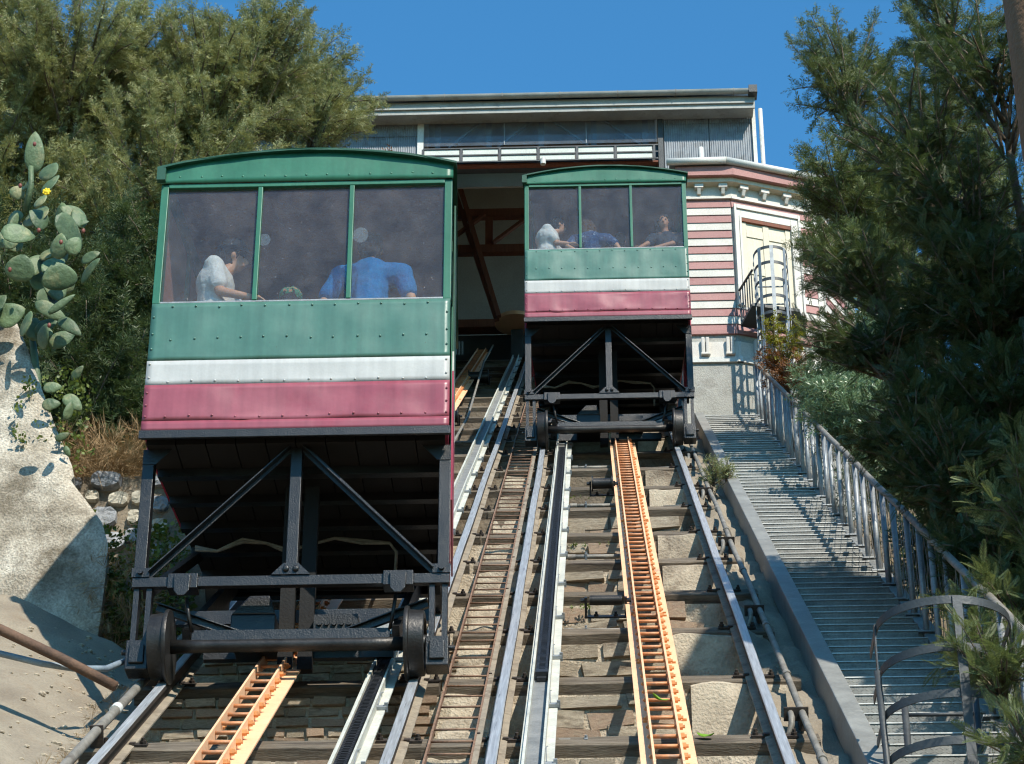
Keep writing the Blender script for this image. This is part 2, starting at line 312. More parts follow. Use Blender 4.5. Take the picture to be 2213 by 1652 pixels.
def glassmat(name, tint, dirt, film, ior_spec=.5, seed=0):
    m = bpy.data.materials.new(name); m.use_nodes = True
    t = m.node_tree; n = t.nodes; L = t.links; n.remove(n['Principled BSDF']); outn = n['Material Output']
    tr = n.new('ShaderNodeBsdfTransparent'); tr.inputs[0].default_value = (*tint, 1)
    gl = n.new('ShaderNodeBsdfGlossy'); gl.inputs['Roughness'].default_value = .03
    fr = n.new('ShaderNodeFresnel'); fr.inputs[0].default_value = 1.5
    mx = n.new('ShaderNodeMixShader'); hf = n.new('ShaderNodeMath'); hf.operation = 'MULTIPLY'; hf.inputs[1].default_value = .55; L.new(fr.outputs[0], hf.inputs[0]); L.new(hf.outputs[0], mx.inputs[0]); L.new(tr.outputs[0], mx.inputs[1]); L.new(gl.outputs[0], mx.inputs[2])
    df = n.new('ShaderNodeBsdfDiffuse'); df.inputs[0].default_value = (*film, 1)
    tc = n.new('ShaderNodeTexCoord'); mp = n.new('ShaderNodeMapping'); mp.inputs['Location'].default_value = (seed, seed * 2, 0)
    L.new(tc.outputs['Object'], mp.inputs[0])
    nz = n.new('ShaderNodeTexNoise'); nz.inputs['Scale'].default_value = 3.5; nz.inputs['Detail'].default_value = 8; nz.inputs['Roughness'].default_value = .7
    L.new(mp.outputs[0], nz.inputs['Vector'])
    mr = n.new('ShaderNodeMapRange'); mr.inputs[1].default_value = .35; mr.inputs[2].default_value = .75; mr.inputs[3].default_value = dirt * .55; mr.inputs[4].default_value = dirt * 1.7
    L.new(nz.outputs['Fac'], mr.inputs[0])
    sc = n.new('ShaderNodeTexNoise'); sc.inputs['Scale'].default_value = 55; sc.inputs['Detail'].default_value = 2; L.new(mp.outputs[0], sc.inputs['Vector'])
    r2 = n.new('ShaderNodeMapRange'); r2.inputs[1].default_value = .72; r2.inputs[2].default_value = .8; r2.inputs[3].default_value = 0; r2.inputs[4].default_value = .3
    L.new(sc.outputs['Fac'], r2.inputs[0])
    ad = n.new('ShaderNodeMath'); ad.operation = 'ADD'; L.new(mr.outputs[0], ad.inputs[0]); L.new(r2.outputs[0], ad.inputs[1])
    m2 = n.new('ShaderNodeMixShader'); L.new(ad.outputs[0], m2.inputs[0]); L.new(mx.outputs[0], m2.inputs[1]); L.new(df.outputs[0], m2.inputs[2])
    L.new(m2.outputs[0], outn.inputs[0])
    return m
M['glass'] = glassmat('dusty_window_glass', (.975, .975, .97), .046, (.72, .64, .62))
M['clearsheet'] = glassmat('clear_plastic_sheet', (.85, .87, .89), .11, (.5, .54, .60), seed=5)

def diamond_mat():
    m = mat('diamond_plate_steel', C(112, 112, 108), C(138, 138, 132), rough=.55, metal=.1, scale=5, bump=0, stain=C(100, 99, 94), stain_scale=4, objvar=.1)
    t = m.node_tree; n = t.nodes; L = t.links; b = n['Principled BSDF']
    tc = n.new('ShaderNodeTexCoord'); sx = n.new('ShaderNodeSeparateXYZ'); L.new(tc.outputs['Object'], sx.inputs[0])
    def mth(op, a, bb=None, c=None):
        k = n.new('ShaderNodeMath'); k.operation = op
        for i, v in enumerate((a, bb, c)):
            if v is None: continue
            if isinstance(v, (int, float)): k.inputs[i].default_value = v
            else: L.new(v, k.inputs[i])
        return k.outputs[0]
    yz = mth('ADD', sx.outputs[1], sx.outputs[2])
    u = mth('MULTIPLY', sx.outputs[0], 34.0); v = mth('MULTIPLY', yz, 34.0)
    cu = mth('FLOOR', u); cv = mth('FLOOR', v)
    fu = mth('SUBTRACT', mth('SUBTRACT', u, cu), .5); fv = mth('SUBTRACT', mth('SUBTRACT', v, cv), .5)
    par = mth('MULTIPLY_ADD', mth('MODULO', mth('ABSOLUTE', mth('ADD', cu, cv)), 2.0), 2.0, -1.0)
    fv2 = mth('MULTIPLY', fv, par)
    a = mth('ADD', fu, fv2); d = mth('SUBTRACT', fu, fv2)
    e = mth('ADD', mth('MULTIPLY', mth('MULTIPLY', a, a), 2.2), mth('MULTIPLY', mth('MULTIPLY', d, d), 22.0))
    h = n.new('ShaderNodeMapRange'); h.inputs[1].default_value = .9; h.inputs[2].default_value = .35; L.new(e, h.inputs[0])
    bp = n.new('ShaderNodeBump'); bp.inputs['Strength'].default_value = .9; bp.inputs['Distance'].default_value = .004
    L.new(h.outputs[0], bp.inputs['Height']); L.new(bp.outputs[0], b.inputs['Normal'])
    return m
M['diamond'] = diamond_mat()
# ------------------------------------------------------------------ hillside
def hillside():
    xs = sorted(set([-200, -120, -80, -50] + [i * 1.0 for i in range(-34, 35)] + [50, 80, 120, 200]))
    ys = sorted(set([-200, -100, -50, -20] + [i * 1.0 for i in range(-6, 62)] + [80, 120, 200, 400]))
    vs, fs = [], []
    for y in ys:
        yy = min(max(y, 6.0), 47.0)
        for x in xs:
            z = slope_z(yy) - 1.9
            if 6.0 < y < 46:
                d = max(abs(x + .6) - 4.2, 0)
                z += min(d, 7) * .16 + noise.noise(Vector((x * .35, y * .35, 2))) * min(d, 2) * .4
                if -3.6 < x < 2.7: z -= .5
            z = min(z, slope_z(47) - 1.9)
            vs.append((x, y, z))
    nx = len(xs)
    for j in range(len(ys) - 1):
        for i in range(nx - 1):
            fs.append((j * nx + i, j * nx + i + 1, (j + 1) * nx + i + 1, (j + 1) * nx + i))
    mb = MB(); mb.add(vs, fs)
    return structure(mb.obj('hillside_ground', M['soil'], smooth=True))
hillside()

SL = [-3.02, -1.15, .76, 2.67, 4.47, 6.29, 8.14, 10.1, 11.98, 13.9, 15.8, 17.61, 19.41, 21.33, 23.2, 24.97, 26.7, 28.45, 30.49, 32.4, 34.3]

# ------------------------------------------------------------------ masonry steps under the sleepers
found = structure(empty('track_foundation', W(0, 0, -.5)), 'stepped concrete and brick foundation under the two tracks')
OF = W(0, 0, -.5)
def rough_block(name, x0, x1, y0, y1, z0, z1, m, seed, amp=.03, nx=9, nz=8, parent=None, round_top=.035):
    """a block whose front and top are uneven"""
    vs, fs = [], []
    prof = [(y0, z0 + (z1 - z0) * k / nz) for k in range(nz)] + [(y0 + round_top * .15, z1 - round_top * .5), (y0 + round_top * .6, z1 - round_top * .1), (y0 + round_top * 1.6, z1), (y0 + (y1 - y0) * .5, z1), (y1, z1)]
    for i in range(nx + 1):
        x = x0 + (x1 - x0) * i / nx
        for k, (y, z) in enumerate(prof):
            q = Vector((x * 4 + seed * 3.1, y * 4, z * 4 + seed))
            a = noise.noise(q) * amp + noise.noise(q * 3.1) * amp * .45
            b = noise.noise(q + Vector((7, 3, 1))) * amp * 1.3
            e = min(i, nx - i) / nx
            tz = b if k >= nz else 0
            if k >= nz: tz -= max(0, .06 - e) * round_top * 2
            vs.append((x - OF.x, y + a - OF.y, z + tz - OF.z))
    m_ = len(prof)
    for i in range(nx):
        for k in range(m_ - 1):
            fs.append((i * m_ + k, (i + 1) * m_ + k, (i + 1) * m_ + k + 1, i * m_ + k + 1))
    fs.append(tuple(range(m_))); fs.append(tuple(nx * m_ + k for k in range(m_))[::-1])
    mb = MB(); mb.add(vs, fs)
    o = mb.obj(name, m, parent or found, auto=True)
    return o

brick_me = []
for k in range(6):
    mb = MB(); mb.box(-.5, .5, -.5, .5, -.5, .5)
    me = mb.mesh('brick', M['brick'] if k < 2 else (M['mortar'] if k < 4 else M['concrete']))
    for v in me.vertices:
        v.co.x *= 1 + random.uniform(-.06, .04); v.co.z *= 1 + random.uniform(-.12, .06)
        v.co.z += random.uniform(-.06, .06)
    brick_me.append(me)
def brick(x, y, z, w, d, h, rz=0, ry=0):
    o = link('brick', random.choice(brick_me), found, loc=(x - OF.x, y - OF.y, z - OF.z), rot=(random.uniform(-.05, .05), ry, rz))
    o.scale = (w, d, h); return o

for i, s in enumerate(SL):
    bf = W(0, s, -.235); y0 = bf.y - .04; zt = bf.z + .03
    y1 = W(0, (SL[i + 1] if i + 1 < len(SL) else s + 1.9), -.235).y + .1
    far = s > 19
    # solid core of the step, mortar face set back
    mb = MB(); mb.box(-3.05 - OF.x, 1.16 - OF.x, y0 + .002 - OF.y, y1 - OF.y, zt - 1.75 - OF.z, zt - .02 - OF.z)
    mb.obj('step_core', M['mortar'] if s < 9 else M['darkearth'], found)
    # concrete between the tracks and beside the right rail, proud of the sleepers
    cover = i % 3 != 1
    p0 = W(0, s, -.14 if cover else -.24)
    rough_block('concrete_block', .60 + random.uniform(-.02, .05), 1.28 + random.uniform(-.03, .05), p0.y - (.05 if cover else .03), y1 - .02, zt - 1.5, p0.z - .02, M['concrete'], i, .022)
    if s < 17:
        pc = W(0, s, -.2)
        rough_block('concrete_block', -1.02, -.66 + random.uniform(-.03, .03), pc.y - .03, y1 - .04, zt - 1.5, pc.z, M['concrete'], i + 40, .03)
        # an extra low step midway, under the walkway ladder
        for q, ds in enumerate((.5, .95, 1.42)):
            pm = W(0, s + ds, -.20 - .03 * q)
            rough_block('concrete_block', -1.0, -.68, pm.y, y1 - .06, zt - 1.2, pm.z, M['concrete'] if q != 1 else M['mortar'], i + 80 + q * 17, .035)
        rough_block('rubble_block', -.62, -.40 + random.uniform(-.04, .04), y0 - .02, y1 - .1, zt - 1.2, zt - .03 + random.uniform(-.05, .03), M['concrete'], i + 120, .04)
    # brick and stone faces
    if s < 11:
        z = zt - .03
        for row in range(5):
            h = random.uniform(.08, .16); x = -.40 + random.uniform(0, .04)
            while x < .58:
                w = random.uniform(.22, .6)
                tilt = random.uniform(-.22, .22) * (row != 0)
                brick(x + w / 2, y0 + .035 + random.uniform(-.03, .02), z - h / 2 + random.uniform(-.012, .012), w * .94, .12, h * .9, random.uniform(-.1, .1), tilt)
                x += w + .012
            z -= h + .01
    if s < 3:
        z = zt - .02
        for row in range(7):
            h = .062; x = -3.0 + (.11 if row % 2 else 0) + random.uniform(-.03, .03)
            while x < -1.1:
                w = random.choice([.21, .22, .23, .12])
                brick(x + w / 2, y0 + .035 + random.uniform(-.018, .012), z - h / 2, w * .95, .12, h * .9, random.uniform(-.04, .04), random.uniform(-.03, .03))
                x += w + .014
            z -= h + .012

# rough bank between the right track and the staircase
def bank():
    xs = [1.14 + .06 * i for i in range(9)]; vs, fs = [], []
    ss = [-4 + .14 * k for k in range(175)]
    for s in ss:
        for i, x in enumerate(xs):
            t = i / 8
            n = -.15 - .05 * t - .04 * math.sin(s * 3.37 / 1.0) * (1 - t) + noise.noise(Vector((x * 5, s * 1.7, 0))) * .10 + noise.noise(Vector((x * 14, s * 7, 4))) * .035
            p = W(x, s, n); vs.append(p)
    k = len(xs)
    for j in range(len(ss) - 1):
        for i in range(k - 1):
            fs.append((j * k + i, j * k + i + 1, (j + 1) * k + i + 1, (j + 1) * k + i))
    mb = MB(); mb.add(vs, fs)
    return structure(mb.obj('rocky_bank', M['slab'], smooth=True), 'pale crumbling bank of earth and rubble between track and staircase')
bank()

# ------------------------------------------------------------------ rails and sleepers
def rail_mesh(seed):
    prof = [(-.032, -.006), (-.026, 0), (.026, 0), (.032, -.006), (.032, -.034), (.012, -.042), (.010, -.105), (.060, -.116), (.060, -.127), (-.060, -.127), (-.060, -.116), (-.010, -.105), (-.012, -.042), (-.032, -.034)]
    mi = [0, 0, 0, 1, 1, 1, 2, 2, 2, 2, 2, 1, 1, 1]
    ss = [-4.5 + .8 * k for k in range(51)]
    mb = MB(); n = len(prof); vs = []
    for s in ss:
        dx = noise.noise(Vector((s * .22, seed * 5.3, 0))) * .012 + noise.noise(Vector((s * .8, seed * 3.3, 4))) * .004
        vs += [(x + dx, s, z) for x, z in prof]
    fs, ms = [], []
    for j in range(len(ss) - 1):
        for i in range(n):
            i2 = (i + 1) % n; fs.append((j * n + i, j * n + i2, (j + 1) * n + i2, (j + 1) * n + i)); ms.append(mi[i])
    mb.add(vs, fs); mb.m = ms
    mb.add(vs[:n], [tuple(range(n))], 1); mb.add(vs[-n:], [tuple(range(n))[::-1]], 1)
    return mb.mesh('rail', [M['railtop'], M['railside'], M['railbase']])

def sleeper_mesh(x0, x1, seed):
    mb = MB(); nx = 14; vs = []
    rs = random.Random(seed)
    for i in range(nx + 1):
        x = x0 + (x1 - x0) * i / nx
        w = noise.noise(Vector((x * 3, seed, 0))) * .008
        vs += [(x, .0 + w, -.238), (x, .0 + w, -.135 + w), (x, .014, -.127 + w * .5), (x, .20 - w, -.127 - w * .5), (x, .21, -.238)]
    fs = []
    for i in range(nx):
        for k in range(5):
            k2 = (k + 1) % 5; fs.append((i * 5 + k, (i + 1) * 5 + k, (i + 1) * 5 + k2, i * 5 + k2))
    fs.append((0, 1, 2, 3, 4)); fs.append(tuple(nx * 5 + k for k in range(5))[::-1])
    mb.add(vs, fs); return mb.mesh('sleeper', M['sleeper'])

clip = MB(); clip.box(-.035, .055, -.03, .03, 0, .014); clip.box(-.055, -.02, -.022, .022, .008, .022); clip.cyl((.03, 0, .012), (.03, 0, .05), .012, 6); clip.cyl((.03, 0, .016), (.03, 0, .032), .02, 6)
clip_me = clip.mesh('rail_clip', M['railside'])

def track(label, xr, xs0, xs1, seed):
    t = track_empty('railway_track'); tag(t, label, 'track', 'the two funicular tracks')
    for k, x in enumerate(xr): link('rail', rail_mesh(seed + k), t, loc=(x, 0, 0))
    mes = [sleeper_mesh(xs0, xs1, seed * 9 + k) for k in range(5)]
    for i, s in enumerate(SL):
        link('sleeper', mes[i % 5], t, loc=(random.uniform(-.04, .04), s, random.uniform(-.004, .002)), rot=(0, 0, random.uniform(-.008, .008)))
        for x in xr:
            link('rail_clip', clip_me, t, loc=(x + .085, s + .09, -.122))
            link('rail_clip', clip_me, t, loc=(x - .085, s + .11, -.122), rot=(0, 0, math.pi))
    return t
track('left railway track of polished rails on timber sleepers, under the nearer car', (-2.84, -1.18), -3.12, -1.06, 1)
track('right railway track of polished rails on timber sleepers, below the upper car', (-.585, 1.075), -1.04, 1.36, 5)

# ------------------------------------------------------------------ orange rack rails
rung_me = MB().cyl((-.088, 0, 0), (.088, 0, 0), .0125, 8).mesh('rung', M['rung'], True)
nut = MB(); nut.cyl((-.008, 0, 0), (.020, 0, 0), .021, 6); nut.cyl((.02, 0, 0), (.033, 0, 0), .011, 6)
nut_me = nut.mesh('bolt_head', M['orangedk'])
stud = MB(); stud.box(-.014, .014, -.008, .008, 0, .014); stud_me = stud.mesh('stud', M['orangedk'])
def rack(label, xc, wl, wr, seed, s0=-4.4, s1=35.4):
    t = track_empty('rack_rail', xc, 0, 0); tag(t, label, 'rack rail', 'orange rack rails')
    f1 = MB(); f1.box(-wl, -.088, s0, s1, -.020, -.008); f1.obj('base_flange', M['orange'], t)
    f2 = MB(); f2.box(.088, wr, s0, s1, -.020, -.008); f2.obj('base_flange', M['orange'], t)
    for x in (-.080, .080):
        b = MB(); k = s0
        while k < s1:
            e = min(k + 1.9, s1); b.box(x - .007, x + .007, k, e - .008, -.012, .070); k = e
        b.obj('side_bar', M['orange'], t)
    s = s0 + .06; i = 0
    r = random.Random(seed)
    while s < s1:
        link('rung', rung_me, t, loc=(0, s, .035)); link('bolt_head', nut_me, t, loc=(.092, s, .035))
        link('bolt_head', nut_me, t, loc=(-.090, s, .035), rot=(0, math.pi, 0)).scale = (.4, .6, .6)
        i += 1; s += .2625
    for sl in SL:
        for dx in (-wl + .05, wr - .03):
            for q in (0, .05, .1):
                if r.random() < .7: link('stud', stud_me, t, loc=(dx, sl + q + r.uniform(-.05, .05), -.009))
    return t
rack('orange ladder-like rack rail of the right track, running down in front of the upper car', .40, .150, .165, 3)
rack('orange ladder-like rack rail of the left track, under the nearer car', -2.155, .125, .180, 4)

# ------------------------------------------------------------------ white cable trays with black cable chain
def tray(label, xc, c0, c1, s0=-4.4, s1=33.6, seed=0):
    t = track_empty('cable_tray', xc, 0, -.03); tag(t, label, 'cable tray', 'white cable trays along the tracks')
    def seg(name, x0, x1, z0, z1, m):
        vs, fs = [], []; mb = MB(); k = s0; vs = []
        ss = [s0 + (s1 - s0) * j / 40 for j in range(41)]
        for s in ss:
            dx = noise.noise(Vector((s * .3, seed, 1))) * .008
            vs += [(x0 + dx, s, z0), (x1 + dx, s, z0), (x1 + dx, s, z1), (x0 + dx, s, z1)]
        for j in range(40):
            for i in range(4):
                i2 = (i + 1) % 4; fs.append((j * 4 + i, j * 4 + i2, (j + 1) * 4 + i2, (j + 1) * 4 + i))
        fs += [(0, 1, 2, 3), (160, 161, 162, 163)]
        mb.add(vs, fs); return mb.obj(name, m, t)
    seg('tray_floor', -.058, .038, -.012, 0, M['trayfloor'])
    seg('tray_wall', -.074, -.058, -.014, .052, M['tray'])
    seg('tray_lip', -.090, -.0745, .020, .030, M['tray'])
    seg('tray_wall', .038, .052, -.014, .058, M['tray'])
    seg('tray_flange', .0525, .105, -.016, -.004, M['tray'])
    br = MB(); br.box(.05, .115, -.03, .03, .0, .02); br.box(.10, .122, -.012, .012, -.02, .04); br.tube([(.06, .02, .02), (.055, .25, .05), (.06, .42, .02)], .004, 5)
    bme = br.mesh('tray_clip', M['galv'])
    s = -4.2 + .4
    while s < s1: link('tray_clip', bme, t, loc=(0, s, 0)); s += 1.65
    ch = MB(); s = c0
    while s < c1:
        ch.box(-.046, -.030, s, s + .034, .003, .052); ch.box(.012, .028, s, s + .034, .003, .052); ch.box(-.030, .012, s + .004, s + .022, .040, .049)
        s += .044
    o = ch.obj('cable_chain', M['chain'], t); o['kind'] = 'stuff'
    en = MB(); en.box(-.05, .032, c0 - .10, c0, .004, .06); en.box(-.04, .022, c0 - .16, c0 - .10, .004, .03)
    if c0 > -2: en.obj('chain_end', M['chain'], t)
    return t
tray('white cable tray with black cable chain beside the right track', -.335, .45, 15.2, seed=2)
tray('white cable tray beside the right rail of the left track', -1.41, -4.3, 1.2, seed=6)

# ------------------------------------------------------------------ rusty ladder walkway between the tracks
t = track_empty('walkway_ladder', -.84, 0, -.085); tag(t, 'rusty rung ladder laid up the slope between the two tracks', 'ladder')
MB().box(-.150, -.138, -4.4, 33, -.03, .012).obj('side_bar', M['rust'], t)
MB().box(.130, .165, -4.4, 33, -.006, .006).obj('side_bar', M['railbase'], t)
MB().box(.118, .1295, -4.4, 33, -.03, .010).obj('side_bar', M['rust'], t)
rod = MB().cyl((-.138, 0, 0), (.118, 0, 0), .0075, 6).mesh('ladder_rung', M['rust'], True)
s = -4.3
while s < 32.8: link('ladder_rung', rod, t, loc=(0, s, -.003), rot=(0, 0, random.uniform(-.02, .02))); s += .343

# ------------------------------------------------------------------ cross conduits, rollers, long pipes
for s, lab in ((-.9, 'grey conduit crossing the right track nearest the camera'), (3.0, 'grey conduit crossing the right track under the long cable roller'),
               (6.95, 'grey conduit crossing the right track halfway to the upper car'), (10.75, 'grey conduit crossing the right track just below the spool roller'),
               (14.5, 'grey conduit crossing the right track closest below the upper car')):
    t = track_empty('cross_conduit', 0, s - .1, -.15); tag(t, lab, 'conduit', 'conduits crossing the right track')
    MB().cyl((-.27, 0, 0), (.30, 0, 0), .022, 12).obj('pipe', M['galvpipe'], t, smooth=True)
    c = MB(); c.cyl((-.22, 0, 0), (-.15, 0, 0), .028, 12); c.obj('coupling', M['galvpipe'], t, auto=True)
    c = MB(); c.box(-.065, -.045, -.035, .035, -.028, .03); c.cyl((-.055, 0, .03), (-.055, 0, .045), .010, 6); c.obj('pipe_clamp', M['galv'], t)

def roller(label, x, s, half, r, flange, n=.02):
    t = track_empty('cable_roller', x, s, n); tag(t, label, 'roller', 'cable rollers on the sleepers')
    MB().cyl((-half, 0, 0), (half, 0, 0), r, 18).obj('roller_drum', M['steel'], t, auto=True)
    if flange:
        for sx in (-1, 1): MB().cyl((sx * half, 0, 0), (sx * (half + .014), 0, 0), flange, 18).obj('drum_flange', M['steel'], t, auto=True)
    for sx in (-1, 1):
        b = MB(); b.box(min(sx * (half + .02), sx * (half + .038)), max(sx * (half + .02), sx * (half + .038)), -.03, .03, -.12, .025)
        b.cyl((sx * (half + .035), 0, 0), (sx * (half + .07), 0, 0), .018, 8); b.obj('bracket_arm', M['black'], t)
    b = MB(); b.box(-half - .038, half + .038, -.035, .035, -.135, -.1205); b.obj('bracket_base', M['black'], t)
    for sx in (-.5, .5):
        b = MB(); b.cyl((sx * half * 1.2, -.01, -.12), (sx * half * 1.2, -.01, -.085), .012, 6); b.cyl((sx * half * 1.2, -.01, -.12), (sx * half * 1.2, -.01, -.105), .02, 6); b.obj('bolt', M['black'], t)
    return t
roller('long plain cable roller lying across the right track', .10, 3.3, .125, .038, 0)
roller('flanged spool roller on the right track below the upper car', .125, 11.2, .10, .058, .085)
roller('dark flanged cable roller high on the left track between the cars', -1.90, 27.6, .16, .10, .14)
roller('dark cable roller on the left track at the edge of the nearer car', -2.02, 19.9, .14, .085, .13)

cable = MB(); cable.tube([W(-1.62, 3.2, .32), W(-1.64, 18, .17), W(-1.9, 30, .14), W(-1.95, 40, .1)], .017, 8)
tag(cable.obj('haulage_cable', M['galvpipe'], smooth=True), 'grey steel haulage cable above the left track, running up to the station', 'cable')

t = track_empty('conduit_pipe', 1.265, 0, -.03); tag(t, 'long grey conduit on brackets beside the right track, next to the staircase', 'pipe', 'conduits running up the slope')
pp = [(noise.noise(Vector((k * .31, 3, 1))) * .012, -4.4 + k * .75, noise.noise(Vector((k * .3, 8, 1))) * .008) for k in range(28)]
MB().tube(pp, .0225, 12).obj('pipe', M['galvpipe'], t, smooth=True)
for s in (-4.3, -2.1, .4, 2.3, 5.0, 7.6, 9.2, 12.0): MB().cyl((0, s, 0), (0, s + .08, 0), .030, 10).obj('coupling', M['galvpipe'], t, auto=True)
for s in (-.80, 3.05, 6.9, 10.82, 14.6):
    b = MB(); b.box(-.115, .035, s, s + .02, -.05, .035); b.obj('bracket_plate', M['railside'], t)
    e = MB(); e.tube([(-.075, s, 0), (-.075, s - .10, -.005), (-.08, s - .15, -.04), (-.10, s - .17, -.10), (-.2, s - .17, -.14), (-.5, s - .16, -.15)], .020, 10); e.obj('conduit_elbow', M['galvpipe'], t, smooth=True)
    b = MB(); b.box(-.02, .02, s - .06, s + .30, -.10, -.025); b.obj('bracket_foot', M['railside'], t)
t = track_empty('conduit_pipe', -3.0, 0, -.02); tag(t, 'grey conduit lying outside the left rail by the dusty ground', 'pipe', 'conduits running up the slope')
MB().tube([(0, -4.4, 0), (.004, -2.4, .004), (0, -1, 0), (.02, 1.5, .0), (.0, 4, 0)], .031, 12).obj('pipe', M['galvpipe'], t, smooth=True)
MB().cyl((.0, -.50, 0), (.0, -.40, 0), .037, 12).obj('coupling', M['offwhite'], t, auto=True)
for s in (-1.1, .8): MB().box(-.04, .04, s, s + .02, -.10, .034).obj('pipe_clamp', M['railside'], t)

# ------------------------------------------------------------------ staircase
st = track_empty('metal_staircase', 1.95, 0, 0); tag(st, 'grey steel staircase of diamond plate steps climbing beside the right track', 'staircase')
MB().box(-.47, -.345, -4.5, 19.75, -.20, .03).obj('stringer', M['stair'], st, bevel=.008)
MB().box(.40, .52, -4.5, 19.9, -.20, -.02).obj('stringer', M['stair'], st, bevel=.008)
stp = empty('steps_origin'); bpy.data.objects.remove(stp)
# one step: a vertical riser plate, a folded nose and a tread, in the staircase's tilted frame
def tilt(x, y, z):   # world-aligned offset -> slope frame
    return (x, y * math.cos(TH) + z * math.sin(TH), -y * math.sin(TH) + z * math.cos(TH))
sm = MB(); x0, x1 = -.338, .395
def sbox(y0, y1, z0, z1):
    vs = [tilt(x, y, z) for z in (z0, z1) for (x, y) in ((x0, y0), (x1, y0), (x1, y1), (x0, y1))]
    sm.add(vs, [(0, 3, 2, 1), (4, 5, 6, 7), (0, 1, 5, 4), (1, 2, 6, 5), (2, 3, 7, 6), (3, 0, 4, 7)])
def rbox(y0, y1, b0, b1, z0, z1):      # a plate leaning back towards its foot
    vs = [tilt(x, y, z) for z, o_ in ((z0, b0), (z1, 0)) for (x, y) in ((x0, y0 + o_), (x1, y0 + o_), (x1, y1 + o_), (x0, y1 + o_))]
    sm.add(vs, [(0, 3, 2, 1), (4, 5, 6, 7), (0, 1, 5, 4), (1, 2, 6, 5), (2, 3, 7, 6), (3, 0, 4, 7)])
rbox(.003, .008, .012, 0, -.150, -.0085); sbox(.0045, .236, -.008, -.003); k_ = len(sm.f); sbox(-.003, .004, -.008, 0); sm.m[k_:] = [1] * (len(sm.f) - k_)
step_me = sm.mesh('step', [M['diamond'], M['stepnose']])
s = -4.4; k = 0
while s < 19.8:
    link('step', step_me, st, loc=(0, s, random.uniform(-.003, .003)), rot=(random.uniform(-.012, .012), 0, 0)); s += .2855; k += 1

rl = track_empty('stair_railing', 2.37, 0, 0); tag(rl, 'grey tubular handrail with upright bars on the right side of the staircase', 'railing')
HR = .84
def vert(x, s, h): return (x, s + h * math.sin(TH), h * math.cos(TH))
MB().tube([vert(noise.noise(Vector((k * .4, 1, 9))) * .01, -4.4 + k * .8, HR) for k in range(31)], .027, 10).obj('handrail', M['galvpipe'], rl, smooth=True)
bal = MB(); bal.tube([vert(0, 0, -.10), vert(0, 0, HR - .02)], .0225, 8); bal_me = bal.mesh('baluster', M['galv'], True)
foot = MB(); foot.add([tilt(*p) for p in ((-.06, -.05, -.012), (.06, -.05, -.012), (.06, .05, -.012), (-.06, .05, -.012), (-.06, -.05, 0), (.06, -.05, 0), (.06, .05, 0), (-.06, .05, 0))], [(0, 3, 2, 1), (4, 5, 6, 7), (0, 1, 5, 4), (1, 2, 6, 5), (2, 3, 7, 6), (3, 0, 4, 7)])
foot_me = foot.mesh('foot_plate', M['galv'])
s = -4.0
while s < 19.7:
    link('baluster', bal_me, rl, loc=(random.uniform(-.008, .008), s, 0), rot=(random.uniform(-.01, .01), random.uniform(-.01, .01), 0)); link('foot_plate', foot_me, rl, loc=(0, s, -.02)); s += .735
wire = MB()
for j in range(120):
    s = -4 + j * .2
    wire.tube([vert(.03, s, .0), vert(.03, s + .42, HR - .05)], .0025, 4); wire.tube([vert(.032, s + .42, .0), vert(.032, s, HR - .05)], .0025, 4)
o = wire.obj('wire_mesh', M['galvpipe'], rl); o['kind'] = 'stuff'

# caged ladders: flat hoops on upright straps, two stiles with rungs behind
def caged_ladder(label, loc, rad, depth, hoops, straps, z0, z1, rot=0, rungs=True, mats=('galv', 'darkframe')):
    t = empty('caged_ladder', loc, (0, 0, rot)); tag(t, label, 'ladder', 'caged ladders')
    def path(k=18):
        pts = [(-rad, depth)]
        for i in range(k + 1):
            a = math.pi + math.pi * i / k; pts.append((rad * math.cos(a), rad * math.sin(a)))
        pts.append((rad, depth)); return pts
    for z in hoops:
        mb = MB(); pts = path(); h = .024
        vs = []
        for i, (x, y) in enumerate(pts):
            d = Vector((x, min(y, 0), 0)).normalized() * .0035 if y <= 0 else Vector((1 if x > 0 else -1, 0, 0)) * .0035
            for sg, zz in ((-1, -h), (1, -h), (1, h), (-1, h)): vs.append((x + d.x * sg, y + d.y * sg, z + zz))
        fs = []
        for i in range(len(pts) - 1):
            for q in range(4): fs.append((i * 4 + q, i * 4 + (q + 1) % 4, (i + 1) * 4 + (q + 1) % 4, (i + 1) * 4 + q))
        fs += [(0, 1, 2, 3), tuple(len(vs) - 4 + q for q in range(4))]
        mb.add(vs, fs); mb.obj('hoop', M[mats[1]], t, auto=True)
    for a in straps:
        r2 = rad + .009
        c = Vector((r2 * math.cos(a), r2 * math.sin(a), 0)); tng = Vector((-math.sin(a), math.cos(a), 0)) * .026; nn = Vector((math.cos(a), math.sin(a), 0)) * .004
        mb = MB(); vs = [c - tng - nn, c + tng - nn, c + tng + nn, c - tng + nn]
        mb.prism([Vector((v.x, v.y, hoops[-1] - .1)) for v in vs], (0, 0, hoops[0] - hoops[-1] + .12)); mb.obj('strap', M[mats[0]], t)
    for x in (-.2, .2):
        MB().tube([(x, depth, z0), (x, depth, z1)], .02, 8).obj('stile', M[mats[0]], t, smooth=True)
    z = z0 + .1
    while rungs and z < z1: MB().cyl((-.2, depth, z), (.2, depth, z), .012, 8).obj('rung', M[mats[0]], t, smooth=True); z += .3
    return t
caged_ladder('dark caged ladder with curved hoops at the foot of the staircase, bottom right', (1.95, 13.05, 4.6), .37, .36,
             [1.37, 1.09, .82, .55, .28, .02], [math.pi * .995, math.pi * 1.53, math.pi * 2.0], -.6, 1.1, mats=('darkgalv', 'darkframe'))
